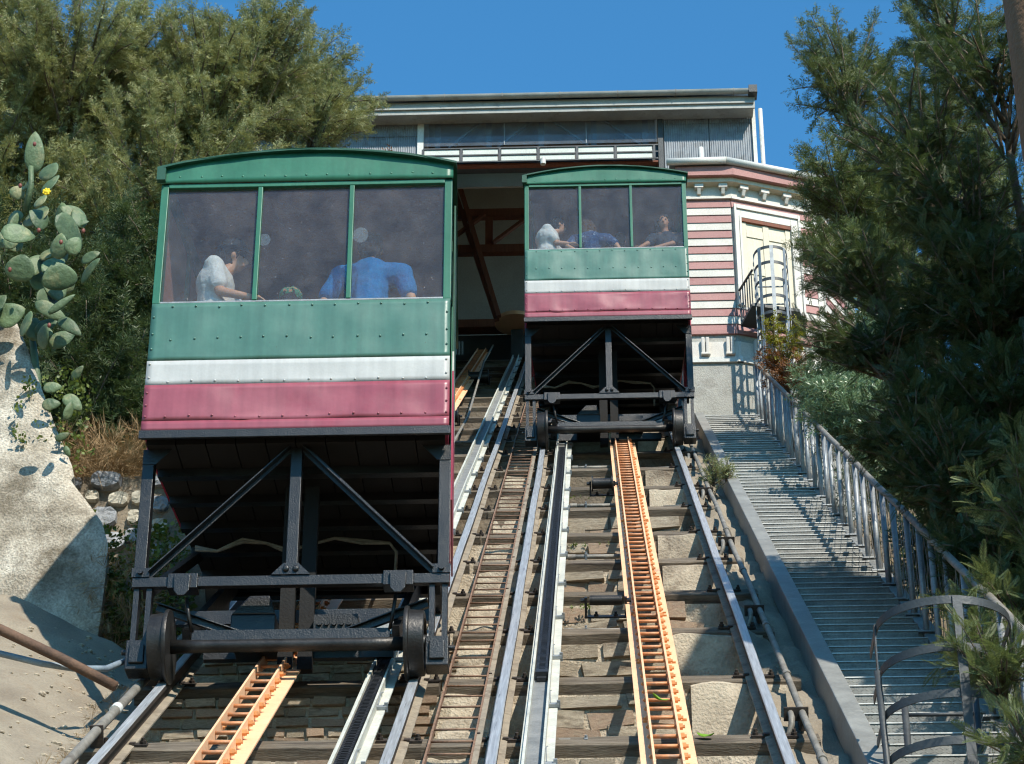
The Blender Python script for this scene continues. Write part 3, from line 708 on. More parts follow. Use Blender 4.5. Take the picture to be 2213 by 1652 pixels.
h = MB(); h.tube([(1.60, 12.95, 4.2), (1.575, 12.95, 5.0), (1.56, 12.98, 5.68)], .019, 10); tag(h.obj('ladder_handrail', M['darkframe'], smooth=True), 'dark round pipe standing inside the caged ladder, bottom right', 'pipe')
# ------------------------------------------------------------------ funicular cars
CL = 2.5          # cabin length
YB = .20          # undercarriage set back behind the cabin front
DZ = .115
def dent_panel(name, x0, x1, z0, z1, y, m, parent, seed, amp=.007, nx=48, nz=None, riv=(), lip=0.0):
    nz = nz or max(4, int((z1 - z0) / .035)); vs, fs = [], []
    def disp(x, z):
        d = noise.noise(Vector((x * 2.2 + seed * 7, z * 3.1, seed))) * amp + noise.noise(Vector((x * 6 + seed, z * 7, seed * 2))) * amp * .35
        return d * min(1, max(0, min(x - x0, x1 - x)) / .16 + .1) * min(1, max(0, min(z - z0, z1 - z)) / .05 + .2)
    for j in range(nz + 1):
        for i in range(nx + 1):
            x = x0 + (x1 - x0) * i / nx; z = z0 + (z1 - z0) * j / nz
            vs.append((x, y + disp(x, z) + (lip * noise.noise(Vector((x * 4, seed, 9))) if j == 0 else 0), z))
    for j in range(nz):
        for i in range(nx):
            a = j * (nx + 1) + i; fs.append((a, a + 1, a + nx + 2, a + nx + 1))
    k = len(vs); vs2 = [(x, y + .02, z) for x in (x0, x1) for z in (z0, z1)]
    mb = MB(); mb.add(vs, fs); me = bpy.data.meshes.new(name); me.from_pydata(mb.v, [], mb.f); me.materials.append(m)
    me.polygons.foreach_set('use_smooth', [True] * len(me.polygons)); o = link(name, me, parent)
    so = o.modifiers.new('thickness', 'SOLIDIFY'); so.thickness = .004; so.offset = -1
    if riv:
        rb = MB()
        for (x, z) in riv: rb.ball((x, y + disp(x, z) - .003, z), (.0085, .006, .0085), 8, 5)
        r = rb.obj('rivet_row', m, o, smooth=True); r['kind'] = 'stuff'
    return o

def car(loc, label, seed):
    c = empty('funicular_car', loc); tag(c, label, 'funicular car', 'funicular cars')
    r = random.Random(seed)
    rx = [-.898 + .1625 * i for i in range(12)]
    j = lambda: r.uniform(-.006, .006)
    # front skin
    dent_panel('green_front_panel', -1.05, 1.05, .566, 1.035, 0, M['greenpanel'], c, seed, .016, riv=[(x + j(), 1.005 + j()) for x in rx] + [(x + j(), .742 + j()) for x in rx] + [(sx * 1.03, z + j()) for sx in (-1, 1) for z in (.66, .78, .92)])
    dent_panel('white_front_stripe', -1.052, 1.052, .372, .565, -.001, M['white'], c, seed + 1, .010, riv=[(x + j(), .397 + j()) for x in rx] + [(sx * 1.03, z) for sx in (-1, 1) for z in (.43, .54)])
    dent_panel('red_front_panel', -1.054, 1.054, .085, .371, -.002, M['redpanel'], c, seed + 2, .018, lip=.02, riv=[(x + j(), .118 + j()) for x in rx] + [(sx * 1.035, z) for sx in (-1, 1) for z in (.12, .21, .31)])
    dent_panel('red_kick_strip', -1.054, 1.054, .006, .083, -.006, M['redpanel'], c, seed + 3, .003, nz=3)
    # fascia under the arched roof
    R_, zc = 4.25, 2.312 - 4.25
    arc = lambda x: zc + math.sqrt(R_ * R_ - x * x)
    vs, fs = [], []; nx = 40
    for i in range(nx + 1):
        x = -1.06 + 2.12 * i / nx
        for k in range(6):
            z = 2.048 + (arc(x) - .012 - 2.048) * k / 5
            vs.append((x, -.012 + noise.noise(Vector((x * 3, z * 6, seed))) * .005 - .02 * (k == 0) * 0, z))
    for i in range(nx):
        for k in range(5): a = i * 6 + k; fs.append((a, a + 6, a + 7, a + 1))
    me = bpy.data.meshes.new('roof_fascia'); me.from_pydata(vs, [], fs); me.materials.append(M['green'])
    me.polygons.foreach_set('use_smooth', [True] * len(fs)); fo = link('roof_fascia', me, c)
    so = fo.modifiers.new('t', 'SOLIDIFY'); so.thickness = .006; so.offset = 1
    rb = MB()
    for k in range(13): rb.ball((-.92 + k * .153 + j(), -.018, 2.10 + j()), (.009, .005, .009), 8, 5)
    o = rb.obj('rivet_row', M['green'], fo, smooth=True); o['kind'] = 'stuff'
    # roof: arched sheet with a raised front edge
    mb = MB(); prof = [(-1.085 + 2.17 * i / 32) for i in range(33)]
    vs = []
    for y in (-.055, .02, CL + .06):
        for x in prof: vs.append((x, y + (noise.noise(Vector((x * 5, 1, seed))) * .006 if y < 0 else 0), arc(x) + noise.noise(Vector((x * 4, y, seed))) * .004))
        for x in reversed(prof): vs.append((x, y + (noise.noise(Vector((x * 5, 1, seed))) * .006 if y < 0 else 0), arc(x) - .018))
    n = 66; fs = []
    for q in range(2):
        for i in range(n): fs.append((q * n + i, q * n + (i + 1) % n, (q + 1) * n + (i + 1) % n, (q + 1) * n + i))
    fs += [tuple(range(n)), tuple(2 * n + i for i in range(n))[::-1]]
    mb.add(vs, fs); mb.obj('roof', M['dkgreen'], c)
    cb = MB(); cb.box(-1.082, -1.02, -.060, -.014, 2.055, 2.16); cb.obj('roof_corner_cap', M['dkgreen'], c)
    # window frame
    for sx in (-1, 1): MB().box(min(sx * 1.052, sx * .998), max(sx * 1.052, sx * .998), .0, .06, 1.036, 2.047).obj('corner_post', M['green'], c, bevel=.004)
    MB().box(-.997, .997, -.008, .05, 2.012, 2.0475).obj('window_top_rail', M['green'], c, bevel=.004)
    MB().box(-.997, .997, .0, .05, 1.0355, 1.050).obj('window_sill', M['galv'], c, bevel=.003)
    for x in (-.331, .331): MB().box(x - .017, x + .017, -.006, .045, 1.051, 2.011).obj('window_mullion', M['green'], c, bevel=.004)
    for k, (a, b) in enumerate(((-.997, -.349), (-.313, .313), (.349, .997))):
        MB().box(a, b, .022, .026, 1.051, 2.011).obj('window_pane', M['glass'], c)
    # sides: three painted bands, posts and panes
    for sx in (-1, 1):
        for (za, zb, mm, nm) in ((0, .37, 'red', 'red_side_panel'), (.371, .566, 'white', 'white_side_stripe'), (.567, 1.03, 'green', 'green_side_panel')):
            MB().box(min(sx * 1.046, sx * 1.02), max(sx * 1.046, sx * 1.02), .062, CL, za, zb).obj(nm, M[mm], c)
        for y in (.062, .85, 1.65, CL - .07): MB().box(min(sx * 1.046, sx * 1.0), max(sx * 1.046, sx * 1.0), y, y + .06, 1.031, 2.10).obj('side_post', M['green'], c)
        MB().box(min(sx * 1.046, sx * 1.0), max(sx * 1.046, sx * 1.0), .062, CL, 2.0, 2.14).obj('side_top_rail', M['green'], c)
        for y in (.123, .911, 1.711): MB().box(min(sx * 1.03, sx * 1.026), max(sx * 1.03, sx * 1.026), y, y + .72, 1.035, 1.995).obj('side_pane' if sx > 0 else 'side_board', M['glass'] if sx > 0 else M['maroonwood'], c)  # left side: opaque boards added to stop sun passing through the cabin
        # loose cover sheet standing off the side, red / white / green, seen edge-on
        for (za, zb, mm) in ((-.40 if sx > 0 else .02, .62, 'red'), (.621, .78, 'offwhite'), (.781, 2.02, 'dkgreen')):
            MB().box(min(sx * 1.062, sx * 1.074), max(sx * 1.062, sx * 1.074), .30, 1.5, za, zb).obj('door_sheet', M[mm], c)
    MB().box(-1.02, 1.02, .062, CL - .03, .0, .022).obj('cabin_floor', M['blackwood'], c)
    k = 0
    rw = MB(); rw.box(-1.02, 1.02, CL - .03, CL, .0, 2.12); rw.obj('rear_wall', M['maroonwood'], c)
    for k in range(16):
        b = MB(); b.box(-1.0, 1.0, CL - .038, CL - .0305, .05 + k * .128, .173 + k * .128); b.obj('wall_board', M['maroonwood'], c)
    cl = MB(); cl.box(-1.0, 1.0, .03, CL - .04, 2.135, 2.15); cl.obj('ceiling', M['maroonwood'], c)
    for sx in (-1, 1): MB().box(min(sx * 1.0, sx * .62), max(sx * 1.0, sx * .62), .7, CL - .05, .42, .46).obj('bench', M['maroonwood'], c)
    # underside: planks and joists
    for k in range(10): MB().box(-1.03 + k * .206, -1.03 + k * .206 + .198, .10, CL, -.045, -.002).obj('floor_plank', M['blackwood'], c)
    for y in (.45, .85, 1.25, 1.65, 2.05, 2.4): MB().box(-1.02, 1.02, y, y + .07, -.105, -.0455).obj('floor_joist', M['black'], c)
    # front beam and frame
    fb = MB(); fb.box(-1.064, 1.064, -.022, .0, -.058, .004); fb.box(-1.064, 1.064, .0, .09, -.012, -.0025); fb.obj('front_beam', M['black'], c, bevel=.003)
    zb1, zb0 = -1.02, -1.092
    for x in (-1.022, 0, 1.022): MB().box(x - .039, x + .039, YB - .03, YB + .05, zb1, -.046).obj('front_post', M['black'], c, bevel=.004)
    for sx in (-1, 1):
        g = MB(); g.prism([(sx * 1.06, YB - .036, -.046), (sx * .86, YB - .036, -.046), (sx * .97, YB - .036, -.16), (sx * 1.06, YB - .036, -.16)], (0, .006, 0)); g.obj('gusset', M['black'], c)
        d = MB(); d.bar((sx * .028, YB - .045, -.03), (sx * .955, YB - .045, -.985), .008, .05, (0, -1, 0)); d.bar((sx * .05, YB - .016, -.05), (sx * .965, YB - .016, -1.0), .055, .008, (0, -1, 0))
        d.obj('diagonal_brace', M['black'], c)
        b = MB(); b.box(sx * 1.01 - .06, sx * 1.01 + .06, YB - .048, YB - .032, -1.02, -.955); b.cyl((sx * 1.01, YB - .07, -.985), (sx * 1.01, YB - .048, -.985), .02, 8); b.obj('corner_bracket', M['black'], c)
        # rope clamp on the cross beam
        b = MB(); b.box(sx * .72 - .10, sx * .72 + .10, YB - .062, YB + .06, zb0 - .02, zb1 + .016); b.prism([(sx * .72 - .055, YB - .085, zb1 + .0), (sx * .72 + .055, YB - .085, zb1 + .0), (sx * .72 + .05, YB - .085, zb0 - .05), (sx * .72 + .02, YB - .085, zb0 - .085), (sx * .72 - .02, YB - .085, zb0 - .085), (sx * .72 - .05, YB - .085, zb0 - .05)], (0, .022, 0))
        b.obj('beam_clamp', M['black'], c, bevel=.004)
        b = MB(); b.tube([(sx * .70, YB + .03, zb0 - .05), (sx * .68, YB + .06, -1.28), (sx * .66, YB + .1, -1.36)], .013, 8); b.obj('brake_rod', M['steel'], c, smooth=True)
        # lower hanger frame and axle box
        for x in (1.03, .945): MB().box(sx * x - .018, sx * x + .018, YB - .02, YB + .06, -1.50, zb0 - .001).obj('hanger_bar', M['black'], c)
        b = MB(); b.box(sx * .985 - .075, sx * .985 + .075, YB - .07, YB + .09, -1.70, -1.49); b.box(sx * .985 - .05, sx * .985 + .05, YB - .09, YB - .07, -1.66, -1.53); b.cyl((sx * 1.05, YB, -1.55), (sx * 1.10, YB, -1.55), .02, 8); b.obj('axle_box', M['black'], c, bevel=.006)
        # wheels
        for (wy, wz, nm) in ((YB, -1.513, 'wheel'), (2.32, -1.917 + math.tan(TH) * 2.32 + .267, 'wheel')):
            w = MB(); rr = .222
            pts = [(.775, .05), (.775, .245), (.790, .250), (.802, .246), (.808, rr + .004), (.90, rr - .006), (.905, rr - .02), (.905, .17), (.885, .165), (.885, .06), (.915, .055), (.915, .0)]
            n = 36; vs = []
            for a in range(n):
                t_ = 2 * math.pi * a / n
                vs += [(sx * px_, wy + q * math.cos(t_), wz + q * math.sin(t_)) for px_, q in pts]
            m_ = len(pts); fs = []
            for a in range(n):
                a2 = (a + 1) % n
                for q in range(m_ - 1): fs.append((a * m_ + q, a2 * m_ + q, a2 * m_ + q + 1, a * m_ + q + 1))
            fs.append(tuple(a * m_ for a in range(n)))
            w.add(vs, fs); w.obj('wheel', M['steel'], c, auto=True)
        # chassis side beam along the slope
        a = Vector((sx * .70, YB + .12, -1.40)); b2 = a + T * 2.55
        ch = MB(); ch.bar(a, b2, .05, .13, N); ch.obj('chassis_beam', M['black'], c)
        a = Vector((sx * .98, YB + .05, -1.10)); b2 = Vector((sx * .98, 1.75, -.07))
        ch = MB(); ch.bar(a, b2, .05, .07, (0, 0, 1)); ch.obj('side_strut', M['black'], c)
        b = MB(); b.bar((sx * .92, YB + .12, -1.17), (sx * .22, YB + .20, -1.40), .03, .055, (0, 0, 1)); b.bar((sx * .92, YB + .105, -1.15), (sx * .22, YB + .185, -1.38), .06, .008, (0, 0, 1)); b.obj('bogie_brace', M['black'], c)
        MB().box(sx * .35 - .3, sx * .35 + .3, .75, .81, -1.36, -1.27).obj('bogie_crossbar', M['black'], c)
    MB().tube([(-.772, YB, -1.513), (-.55, YB, -1.513), (.55, YB, -1.513), (.772, YB, -1.513)], [.048, .043, .043, .048], 20).obj('front_axle', M['steel'], c, smooth=True)
    zr = -1.917 + math.tan(TH) * 2.32 + .267
    MB().cyl((-.772, 2.32, zr), (.772, 2.32, zr), .043, 16).obj('rear_axle', M['steel'], c, smooth=True)
    cb = MB(); cb.box(-1.064, 1.064, YB - .040, YB + .01, zb0, zb1); cb.box(-1.064, 1.064, YB + .011, YB + .08, zb1 - .012, zb1 - .002); cb.obj('cross_beam', M['black'], c, bevel=.003)
    g = MB(); g.prism([(-.13, YB - .052, zb1 + .002), (.13, YB - .052, zb1 + .002), (.05, YB - .052, zb1 + .085), (-.05, YB - .052, zb1 + .085)], (0, .010, 0))
    for x in (-.033, .033): g.ball((x, YB - .058, zb1 + .04), (.022, .016, .022), 10, 6)
    g.obj('centre_gusset', M['black'], c)
    cp_ = MB()
    for x in (-.075, .06): cp_.box(x - .05, x + .05, .62, .70, -1.50, -.11)
    cp_.obj('inner_post', M['blackwood'], c)
    MB().box(-.95, .95, .70, .745, -1.12, -1.02).obj('inner_beam', M['black'], c)
    MB().box(-.66, .66, YB + .10, YB + .17, -1.47, -1.35).obj('bogie_bolster', M['black'], c)
    b = MB(); b.box(-.42, -.12, YB + .18, YB + .55, -1.38, -1.20); b.prism([(-.42, YB + .18, -1.20), (-.12, YB + .18, -1.20), (-.16, YB + .18, -1.06), (-.30, YB + .18, -1.06)], (0, .3, 0)); b.obj('brake_box', M['black'], c, bevel=.01)
    b = MB(); b.box(.12, .42, YB + .35, YB + .6, -1.28, -1.13)
    for k in range(6): b.cyl((.16 + k * .05, YB + .33, -1.2), (.16 + k * .05, YB + .36, -1.2), .018, 8)
    b.obj('brake_cylinder', M['black'], c)
    MB().box(.50, .72, YB + .4, YB + .43, -1.26, -1.14).obj('equipment_plate', M['galv'], c)
    # wiring slung under the floor
    for q in (0, .025):
        w = MB(); w.tube([(-.86, 1.35, -.20 - q), (-.70, 1.35, -.24), (-.52, 1.35, -.17 + q), (-.35, 1.35, -.18), (-.2, 1.35, -.23 - q), (-.1, 1.35, -.22), (.15, 1.35, -.15), (.35, 1.35, -.17 - q), (.55, 1.36, -.19), (.60, 1.37, -.26), (.59, 1.38, -.52)], .012, 8)
        w.obj('wiring', M['galvpipe'], c, smooth=True)
    # the cabin narrows a little towards the rear
    for o in c.children_recursive:
        if o.type == 'MESH' and not o.name.startswith(('wheel', 'axle', 'front_axle', 'rear_axle', 'chassis', 'hanger')):
            for v in o.data.vertices:
                if abs(v.co.x) > .9 and v.co.y > .10: v.co.x -= math.copysign(.052 * (v.co.y - .10), v.co.x)
    return c

ZF = 8.452
CAR1 = Vector((-2.0106, O.y, ZF)); d = T * 14.998
CAR2 = Vector((.2544, O.y + d.y, ZF + d.z))
car(CAR1, 'larger nearer green, white and red funicular car on the left track', 3)
car(CAR2, 'smaller upper green, white and red funicular car on the right track', 8)

# round pale discs on the nearer car's glass
for (x, z, rx_, rz_) in ((-.288, 1.575, .045, .05), (.40, 1.60, .055, .065)):
    mb = MB(); n = 28
    mb.prism([(x + rx_ * math.cos(2 * math.pi * k / n), 0, z + rz_ * math.sin(2 * math.pi * k / n)) for k in range(n)], (0, .0012, 0))
    for i, v in enumerate(mb.v): mb.v[i] = (v[0] + CAR1.x, v[1] + CAR1.y + .0275, v[2] + CAR1.z)
    M.setdefault('sticker', glassmat('faint_sticker_film', (.75, .8, .82), .30, (.42, .46, .48), seed=9))
    tag(mb.obj('window_sticker', M['sticker']), 'faint round sticker on the %s pane of the nearer car' % ('middle' if x < 0 else 'right'), 'sticker', 'round stickers on the nearer car')

# ------------------------------------------------------------------ passengers
def skinmat(n, a, b): return mat(n, C(*a), C(*b), rough=.55, scale=14, bump=.05, fine=.05)
M['skin1'] = skinmat('light_skin', (196, 146, 118), (210, 162, 134))
M['skin2'] = skinmat('tan_skin', (170, 120, 94), (186, 136, 108))
def cloth(n, a, b, **k): return mat(n, C(*a), C(*b), rough=.85, scale=k.pop('scale', 9), bump=.3, bscale=70, fine=.08, **k)
M['tee_white'] = cloth('white_cotton', (206, 208, 208), (226, 228, 226))
M['tee_blue'] = cloth('blue_cotton', (0, 96, 164), (14, 120, 184))
M['tee_pattern'] = cloth('blue_patterned_cotton', (26, 58, 104), (36, 74, 124), stain=C(150, 170, 196), stain_scale=16, stain_lo=.58, stain_hi=.66)
M['tee_dark'] = cloth('dark_cotton', (40, 48, 62), (56, 64, 78))
M['green_print'] = cloth('green_print_cloth', (40, 110, 84), (60, 136, 104), stain=C(206, 130, 96), stain_scale=20, stain_lo=.54, stain_hi=.62)
M['denim'] = cloth('dark_denim', (42, 52, 72), (58, 68, 90))
M['capblack'] = cloth('black_cap_cloth', (24, 26, 32), (38, 40, 46))
M['hair_dark'] = mat('dark_hair', C(26, 22, 22), C(46, 38, 36), rough=.5, scale=30, stretch=(1, 1, 6), bump=.8, bscale=90)
M['hair_brown'] = mat('brown_hair', C(60, 42, 32), C(112, 82, 58), rough=.5, scale=30, stretch=(1, 1, 5), bump=.9, bscale=60)

def blob(mb, name, m, parent, voxel=.012, smooth=4):
    me = mb.mesh(name, m, True); o = link(name, me, parent)
    r = o.modifiers.new('remesh', 'REMESH'); r.mode = 'VOXEL'; r.voxel_size = voxel; r.use_smooth_shade = True
    if smooth:
        s_ = o.modifiers.new('smooth', 'SMOOTH'); s_.iterations = smooth; s_.factor = .5
    return o

def person(label, carloc, head, chest, hip, sh, el, ha, ankle, skin, shirt, hair='hair_dark', scale=1.0, face=(0, -1, 0), cap=None, hairlong=False, group=None, cover=None):
    """joints in the car's frame; sh, el, ha, ankle are (left, right) pairs; head is the centre of the skull"""
    k = scale; V = Vector
    def near(p):            # stand close to the front glass
        y = .10 + (p[1] - .12) * .62
        return (p[0], max(y, .075), p[2] - (p[1] - y) * .6)
    head, chest, hip = near(head), near(chest), near(hip); sh = [near(p) for p in sh]; el = [near(p) for p in el]; ha = [near(p) for p in ha]
    foot_c = (V(ankle[0]) + V(ankle[1])) / 2
    base = V(carloc) + V((foot_c.x, foot_c.y, .022)); e = empty('person', base); tag(e, label, 'person', group)
    o_ = V((foot_c.x, foot_c.y, .022)); P = lambda p: V(p) - o_
    head, chest, hip = P(head), P(chest), P(hip); sh = [P(p) for p in sh]; el = [P(p) for p in el]; ha = [P(p) for p in ha]; ankle = [P(p) for p in ankle]
    f = V(face).normalized(); up = (head - chest).normalized(); side = f.cross(V((0, 0, 1))).normalized()
    hz = V((0, 0, 1))
    neck = chest.lerp(head, .52)
    knees = []
    for i in (0, 1):
        hp = hip + side * (.09 * k) * (1 if i else -1); kn = hp.lerp(ankle[i], .5) + f * .04 * k; knees.append((hp, kn))
    # body: one continuous skin
    b = MB()
    b.ball(head + hz * .015 * k, (.078 * k, .078 * k, .105 * k)); b.ball(head + f * .025 * k - hz * .035 * k, (.058 * k, .058 * k, .075 * k))
    b.capsule(head + f * .082 * k - hz * .002 * k, head + f * .098 * k - hz * .03 * k, .011 * k, .017 * k, 8)            # nose
    b.capsule(head + f * .078 * k - hz * .062 * k - side * .02 * k, head + f * .078 * k - hz * .062 * k + side * .02 * k, .010 * k, .010 * k, 8)   # mouth
    for sg in (-1, 1): b.ball(head + side * sg * .078 * k - hz * .005 * k, (.018 * k, .018 * k, .03 * k), 8, 6)
    b.capsule(neck - up * .05 * k, head - hz * .05 * k, .055 * k, .05 * k)
    b.capsule(chest, hip, .12 * k, .12 * k); b.capsule(sh[0].lerp(sh[1], .2), sh[0].lerp(sh[1], .8), .08 * k, .08 * k)
    for i in (0, 1):
        b.capsule(sh[i], el[i], .048 * k, .038 * k); b.capsule(el[i], ha[i], .038 * k, .026 * k)
        d_ = (ha[i] - el[i]).normalized(); pc = ha[i] + d_ * .045 * k; b.capsule(ha[i], pc, .028 * k, .03 * k)
        sd = d_.cross(hz); sd = sd.normalized() if sd.length > .1 else side
        for q in range(4):
            p0 = pc + sd * (q - 1.5) * .019 * k + d_ * .015 * k; ln = (.055, .065, .062, .048)[q] * k
            p1 = p0 + d_ * ln * .55 - hz * .004; p2 = p1 + d_ * ln * .4 - hz * .022 * k
            b.capsule(p0, p1, .0095 * k, .009 * k, 6); b.capsule(p1, p2, .009 * k, .008 * k, 6)
        th = ha[i] + sd * (.034 if i else -.034) * k; b.capsule(ha[i], th + d_ * .02 * k, .012 * k, .011 * k, 6); b.capsule(th + d_ * .02 * k, th + d_ * .055 * k, .011 * k, .009 * k, 6)
        hp, kn = knees[i]; b.capsule(hp, kn, .075 * k, .055 * k); b.capsule(kn, ankle[i], .052 * k, .038 * k); b.capsule(ankle[i], ankle[i] + f * .13 * k - hz * .045 * k, .04 * k, .03 * k)
    blob(b, 'body', M[skin], e, .010)
    for sg in (-1, 1): MB().ball(head + f * .074 * k + side * sg * .03 * k + hz * .012 * k, .011 * k, 8, 6).obj('eye', M['hair_dark'], e, smooth=True)
    # shirt with short sleeves
    s_ = MB(); mid = chest.lerp(hip, .5)
    for (p, w, dp) in ((chest, .165, .125), (mid, .15, .118), (hip, .155, .125)):
        s_.ball(p, (abs(side.x) * w * k + abs(f.x) * dp * k, abs(side.y) * w * k + abs(f.y) * dp * k, .16 * k))
    s_.capsule(chest, hip, .14 * k, .145 * k); s_.capsule(sh[0], sh[1], .07 * k, .07 * k)
    s_.capsule(neck - up * .08 * k, neck - up * .045 * k, .078 * k, .066 * k)
    for i in (0, 1):
        s_.capsule(sh[i].lerp(chest, .6), sh[i], .115 * k, .082 * k); s_.capsule(neck - up * .09 * k, sh[i], .07 * k, .076 * k); s_.capsule(sh[i], sh[i].lerp(el[i], .72), .076 * k, .068 * k)
    sh_o = blob(s_, 'shirt', M[shirt], e, .011, 3)
    tx = bpy.data.textures.get('folds') or bpy.data.textures.new('folds', 'CLOUDS'); tx.noise_scale = .09
    dm = sh_o.modifiers.new('folds', 'DISPLACE'); dm.texture = tx; dm.strength = .022; dm.mid_level = .5
    tr_ = MB()
    for i in (0, 1):
        hp, kn = knees[i]; tr_.capsule(hp, kn, .098 * k, .075 * k); tr_.capsule(kn, ankle[i] + hz * .06, .074 * k, .062 * k)
    tr_.capsule(knees[0][0], knees[1][0], .11 * k, .11 * k); blob(tr_, 'trousers', M['denim'], e, .014, 3)
    for i in (0, 1):
        MB().capsule(ankle[i] - hz * .055 * k - f * .02, ankle[i] + f * .15 * k - hz * .06 * k, .05 * k, .042 * k).obj('shoe', M['capblack'], e, smooth=True)
    # hair
    h = MB(); back = -f
    h.ball(head + hz * .035 * k + back * .018 * k, (.092 * k, .092 * k, .098 * k)); h.ball(head - hz * .02 * k + back * .04 * k, (.078 * k, .075 * k, .09 * k))
    if hairlong:
        for sg in (-1, 1): h.capsule(head + side * sg * .07 * k + back * .02 * k, head + side * sg * .10 * k - hz * .17 * k + back * .02 * k, .05 * k, .04 * k)
        h.capsule(head + back * .06 * k, head + back * .07 * k - hz * .16 * k, .07 * k, .05 * k)
    ho = blob(h, 'hair', M[hair], e, .011, 2)
    tx2 = bpy.data.textures.get('curls') or bpy.data.textures.new('curls', 'CLOUDS'); tx2.noise_scale = .03
    dm = ho.modifiers.new('curls', 'DISPLACE'); dm.texture = tx2; dm.strength = .035; dm.mid_level = .45
    if cap:
        cm = MB(); n, m_ = 20, 6; vs = []; c0 = head + hz * .035 * k - f * .01 * k
        for i in range(m_ + 1):
            a = math.pi / 2 * i / m_
            for q in range(n):
                t_ = 2 * math.pi * q / n; rr = .124 * k * math.cos(a * .98)
                vs.append(c0 + side * rr * math.cos(t_) + f * rr * math.sin(t_) + hz * .125 * k * math.sin(a))
        fs = [(i * n + q, i * n + (q + 1) % n, (i + 1) * n + (q + 1) % n, (i + 1) * n + q) for i in range(m_) for q in range(n)] + [tuple(m_ * n + q for q in range(n)), tuple(range(n))[::-1]]
        cm.add(vs, fs); co = cm.obj('cap', M[cap], e, smooth=True)
        bm_ = MB(); out = []
        for q in range(13):
            a = math.pi * (q / 12) ; out.append(c0 + side * .092 * k * math.cos(a) + f * (.055 + .15 * math.sin(a)) * k - hz * (.012 + .03 * math.sin(a)) * k)
        bm_.prism(out, (0, 0, .008)); bm_.obj('cap_brim', M[cap], e)
    if cover:
        cv = MB(); cv.ball(head + hz * .045 * k, (.112 * k, .115 * k, .092 * k)); blob(cv, 'headscarf', M[cover], e, .011, 1)
    return e

G1, G2 = 'passengers in the nearer car', 'passengers in the upper car'
person('person in white T-shirt and black cap facing right, in the nearer car', CAR1, (-.55, .50, 1.715), (-.66, .42, 1.43), (-.62, .48, .98),
       ((-.64, .58, 1.50), (-.66, .26, 1.50)), ((-.46, .60, 1.28), (-.60, .16, 1.23)), ((-.24, .42, 1.16), (-.36, .12, 1.145)),
       ((-.62, .60, .12), (-.66, .40, .12)), 'skin1', 'tee_white', face=(1, .12, 0), cap='capblack', group=G1)
person('person in bright blue T-shirt bending forward with back turned, in the nearer car', CAR1, (.44, .56, 1.80), (.46, .42, 1.48), (.44, .30, 1.0),
       ((.68, .40, 1.50), (.24, .42, 1.50)), ((.76, .30, 1.22), (.13, .34, 1.22)), ((.80, .44, .98), (.10, .46, .98)),
       ((.54, .34, .12), (.34, .34, .12)), 'skin1', 'tee_blue', 'hair_dark', scale=1.0, face=(0, 1, 0), group=G1)
person('small person with green printed head covering, just above the sill of the nearer car', CAR1, (-.10, .26, 1.20), (-.06, .36, .90), (-.05, .42, .60),
       ((.08, .36, .93), (-.20, .36, .93)), ((.14, .34, .74), (-.26, .34, .74)), ((.10, .2, .70), (-.22, .2, .70)),
       ((.02, .45, .10), (-.12, .45, .10)), 'skin2', 'tee_pattern', scale=.78, face=(0, 1, 0), cover='green_print', group=G1)
person('person in white T-shirt leaning over the sill, at the left pane of the upper car', CAR2, (-.62, .52, 1.72), (-.76, .36, 1.42), (-.74, .42, .98),
       ((-.76, .52, 1.49), (-.76, .20, 1.47)), ((-.58, .50, 1.26), (-.64, .13, 1.22)), ((-.42, .36, 1.18), (-.46, .11, 1.19)),
       ((-.72, .54, .12), (-.76, .34, .12)), 'skin1', 'tee_white', face=(.95, .25, 0), group=G2)
person('brown haired person in blue patterned top, back turned, in the upper car', CAR2, (-.24, .42, 1.60), (-.20, .30, 1.33), (-.20, .30, .92),
       ((.02, .26, 1.34), (-.40, .26, 1.34)), ((.13, .14, 1.18), (-.50, .14, 1.17)), ((.20, .13, 1.05), (-.36, .12, 1.06)),
       ((-.12, .30, .12), (-.28, .30, .12)), 'skin1', 'tee_pattern', 'hair_brown', scale=1.0, face=(.1, 1, 0), hairlong=True, group=G2)
person('small dark haired child low in the middle pane of the upper car', CAR2, (.18, .34, 1.36), (.18, .36, 1.12), (.18, .38, .74),
       ((.30, .34, 1.14), (.06, .34, 1.14)), ((.36, .28, .97), (.02, .28, .97)), ((.38, .13, 1.06), (.08, .13, 1.045)),
       ((.24, .40, .11), (.12, .40, .11)), 'skin2', 'tee_dark', scale=.85, face=(0, 1, 0), group=G2)
person('long haired person in dark shirt facing the camera in the upper car', CAR2, (.76, .42, 1.68), (.80, .44, 1.38), (.80, .48, .96),
       ((.62, .40, 1.43), (.98, .40, 1.43)), ((.54, .22, 1.24), (.86, .20, 1.22)), ((.40, .13, 1.10), (.60, .12, 1.10)),
       ((.72, .5, .12), (.90, .5, .12)), 'skin2', 'tee_dark', hairlong=True, face=(-.1, -1, 0), group=G2)
# ------------------------------------------------------------------ upper station building
def pw(mb, name, m, parent, **k):
    L_ = parent.location if parent.parent is None else parent.parent.location
    mb.v = [(v[0] - L_.x, v[1] - L_.y, v[2] - L_.z) for v in mb.v]
    return mb.obj(name, m, parent, **k)

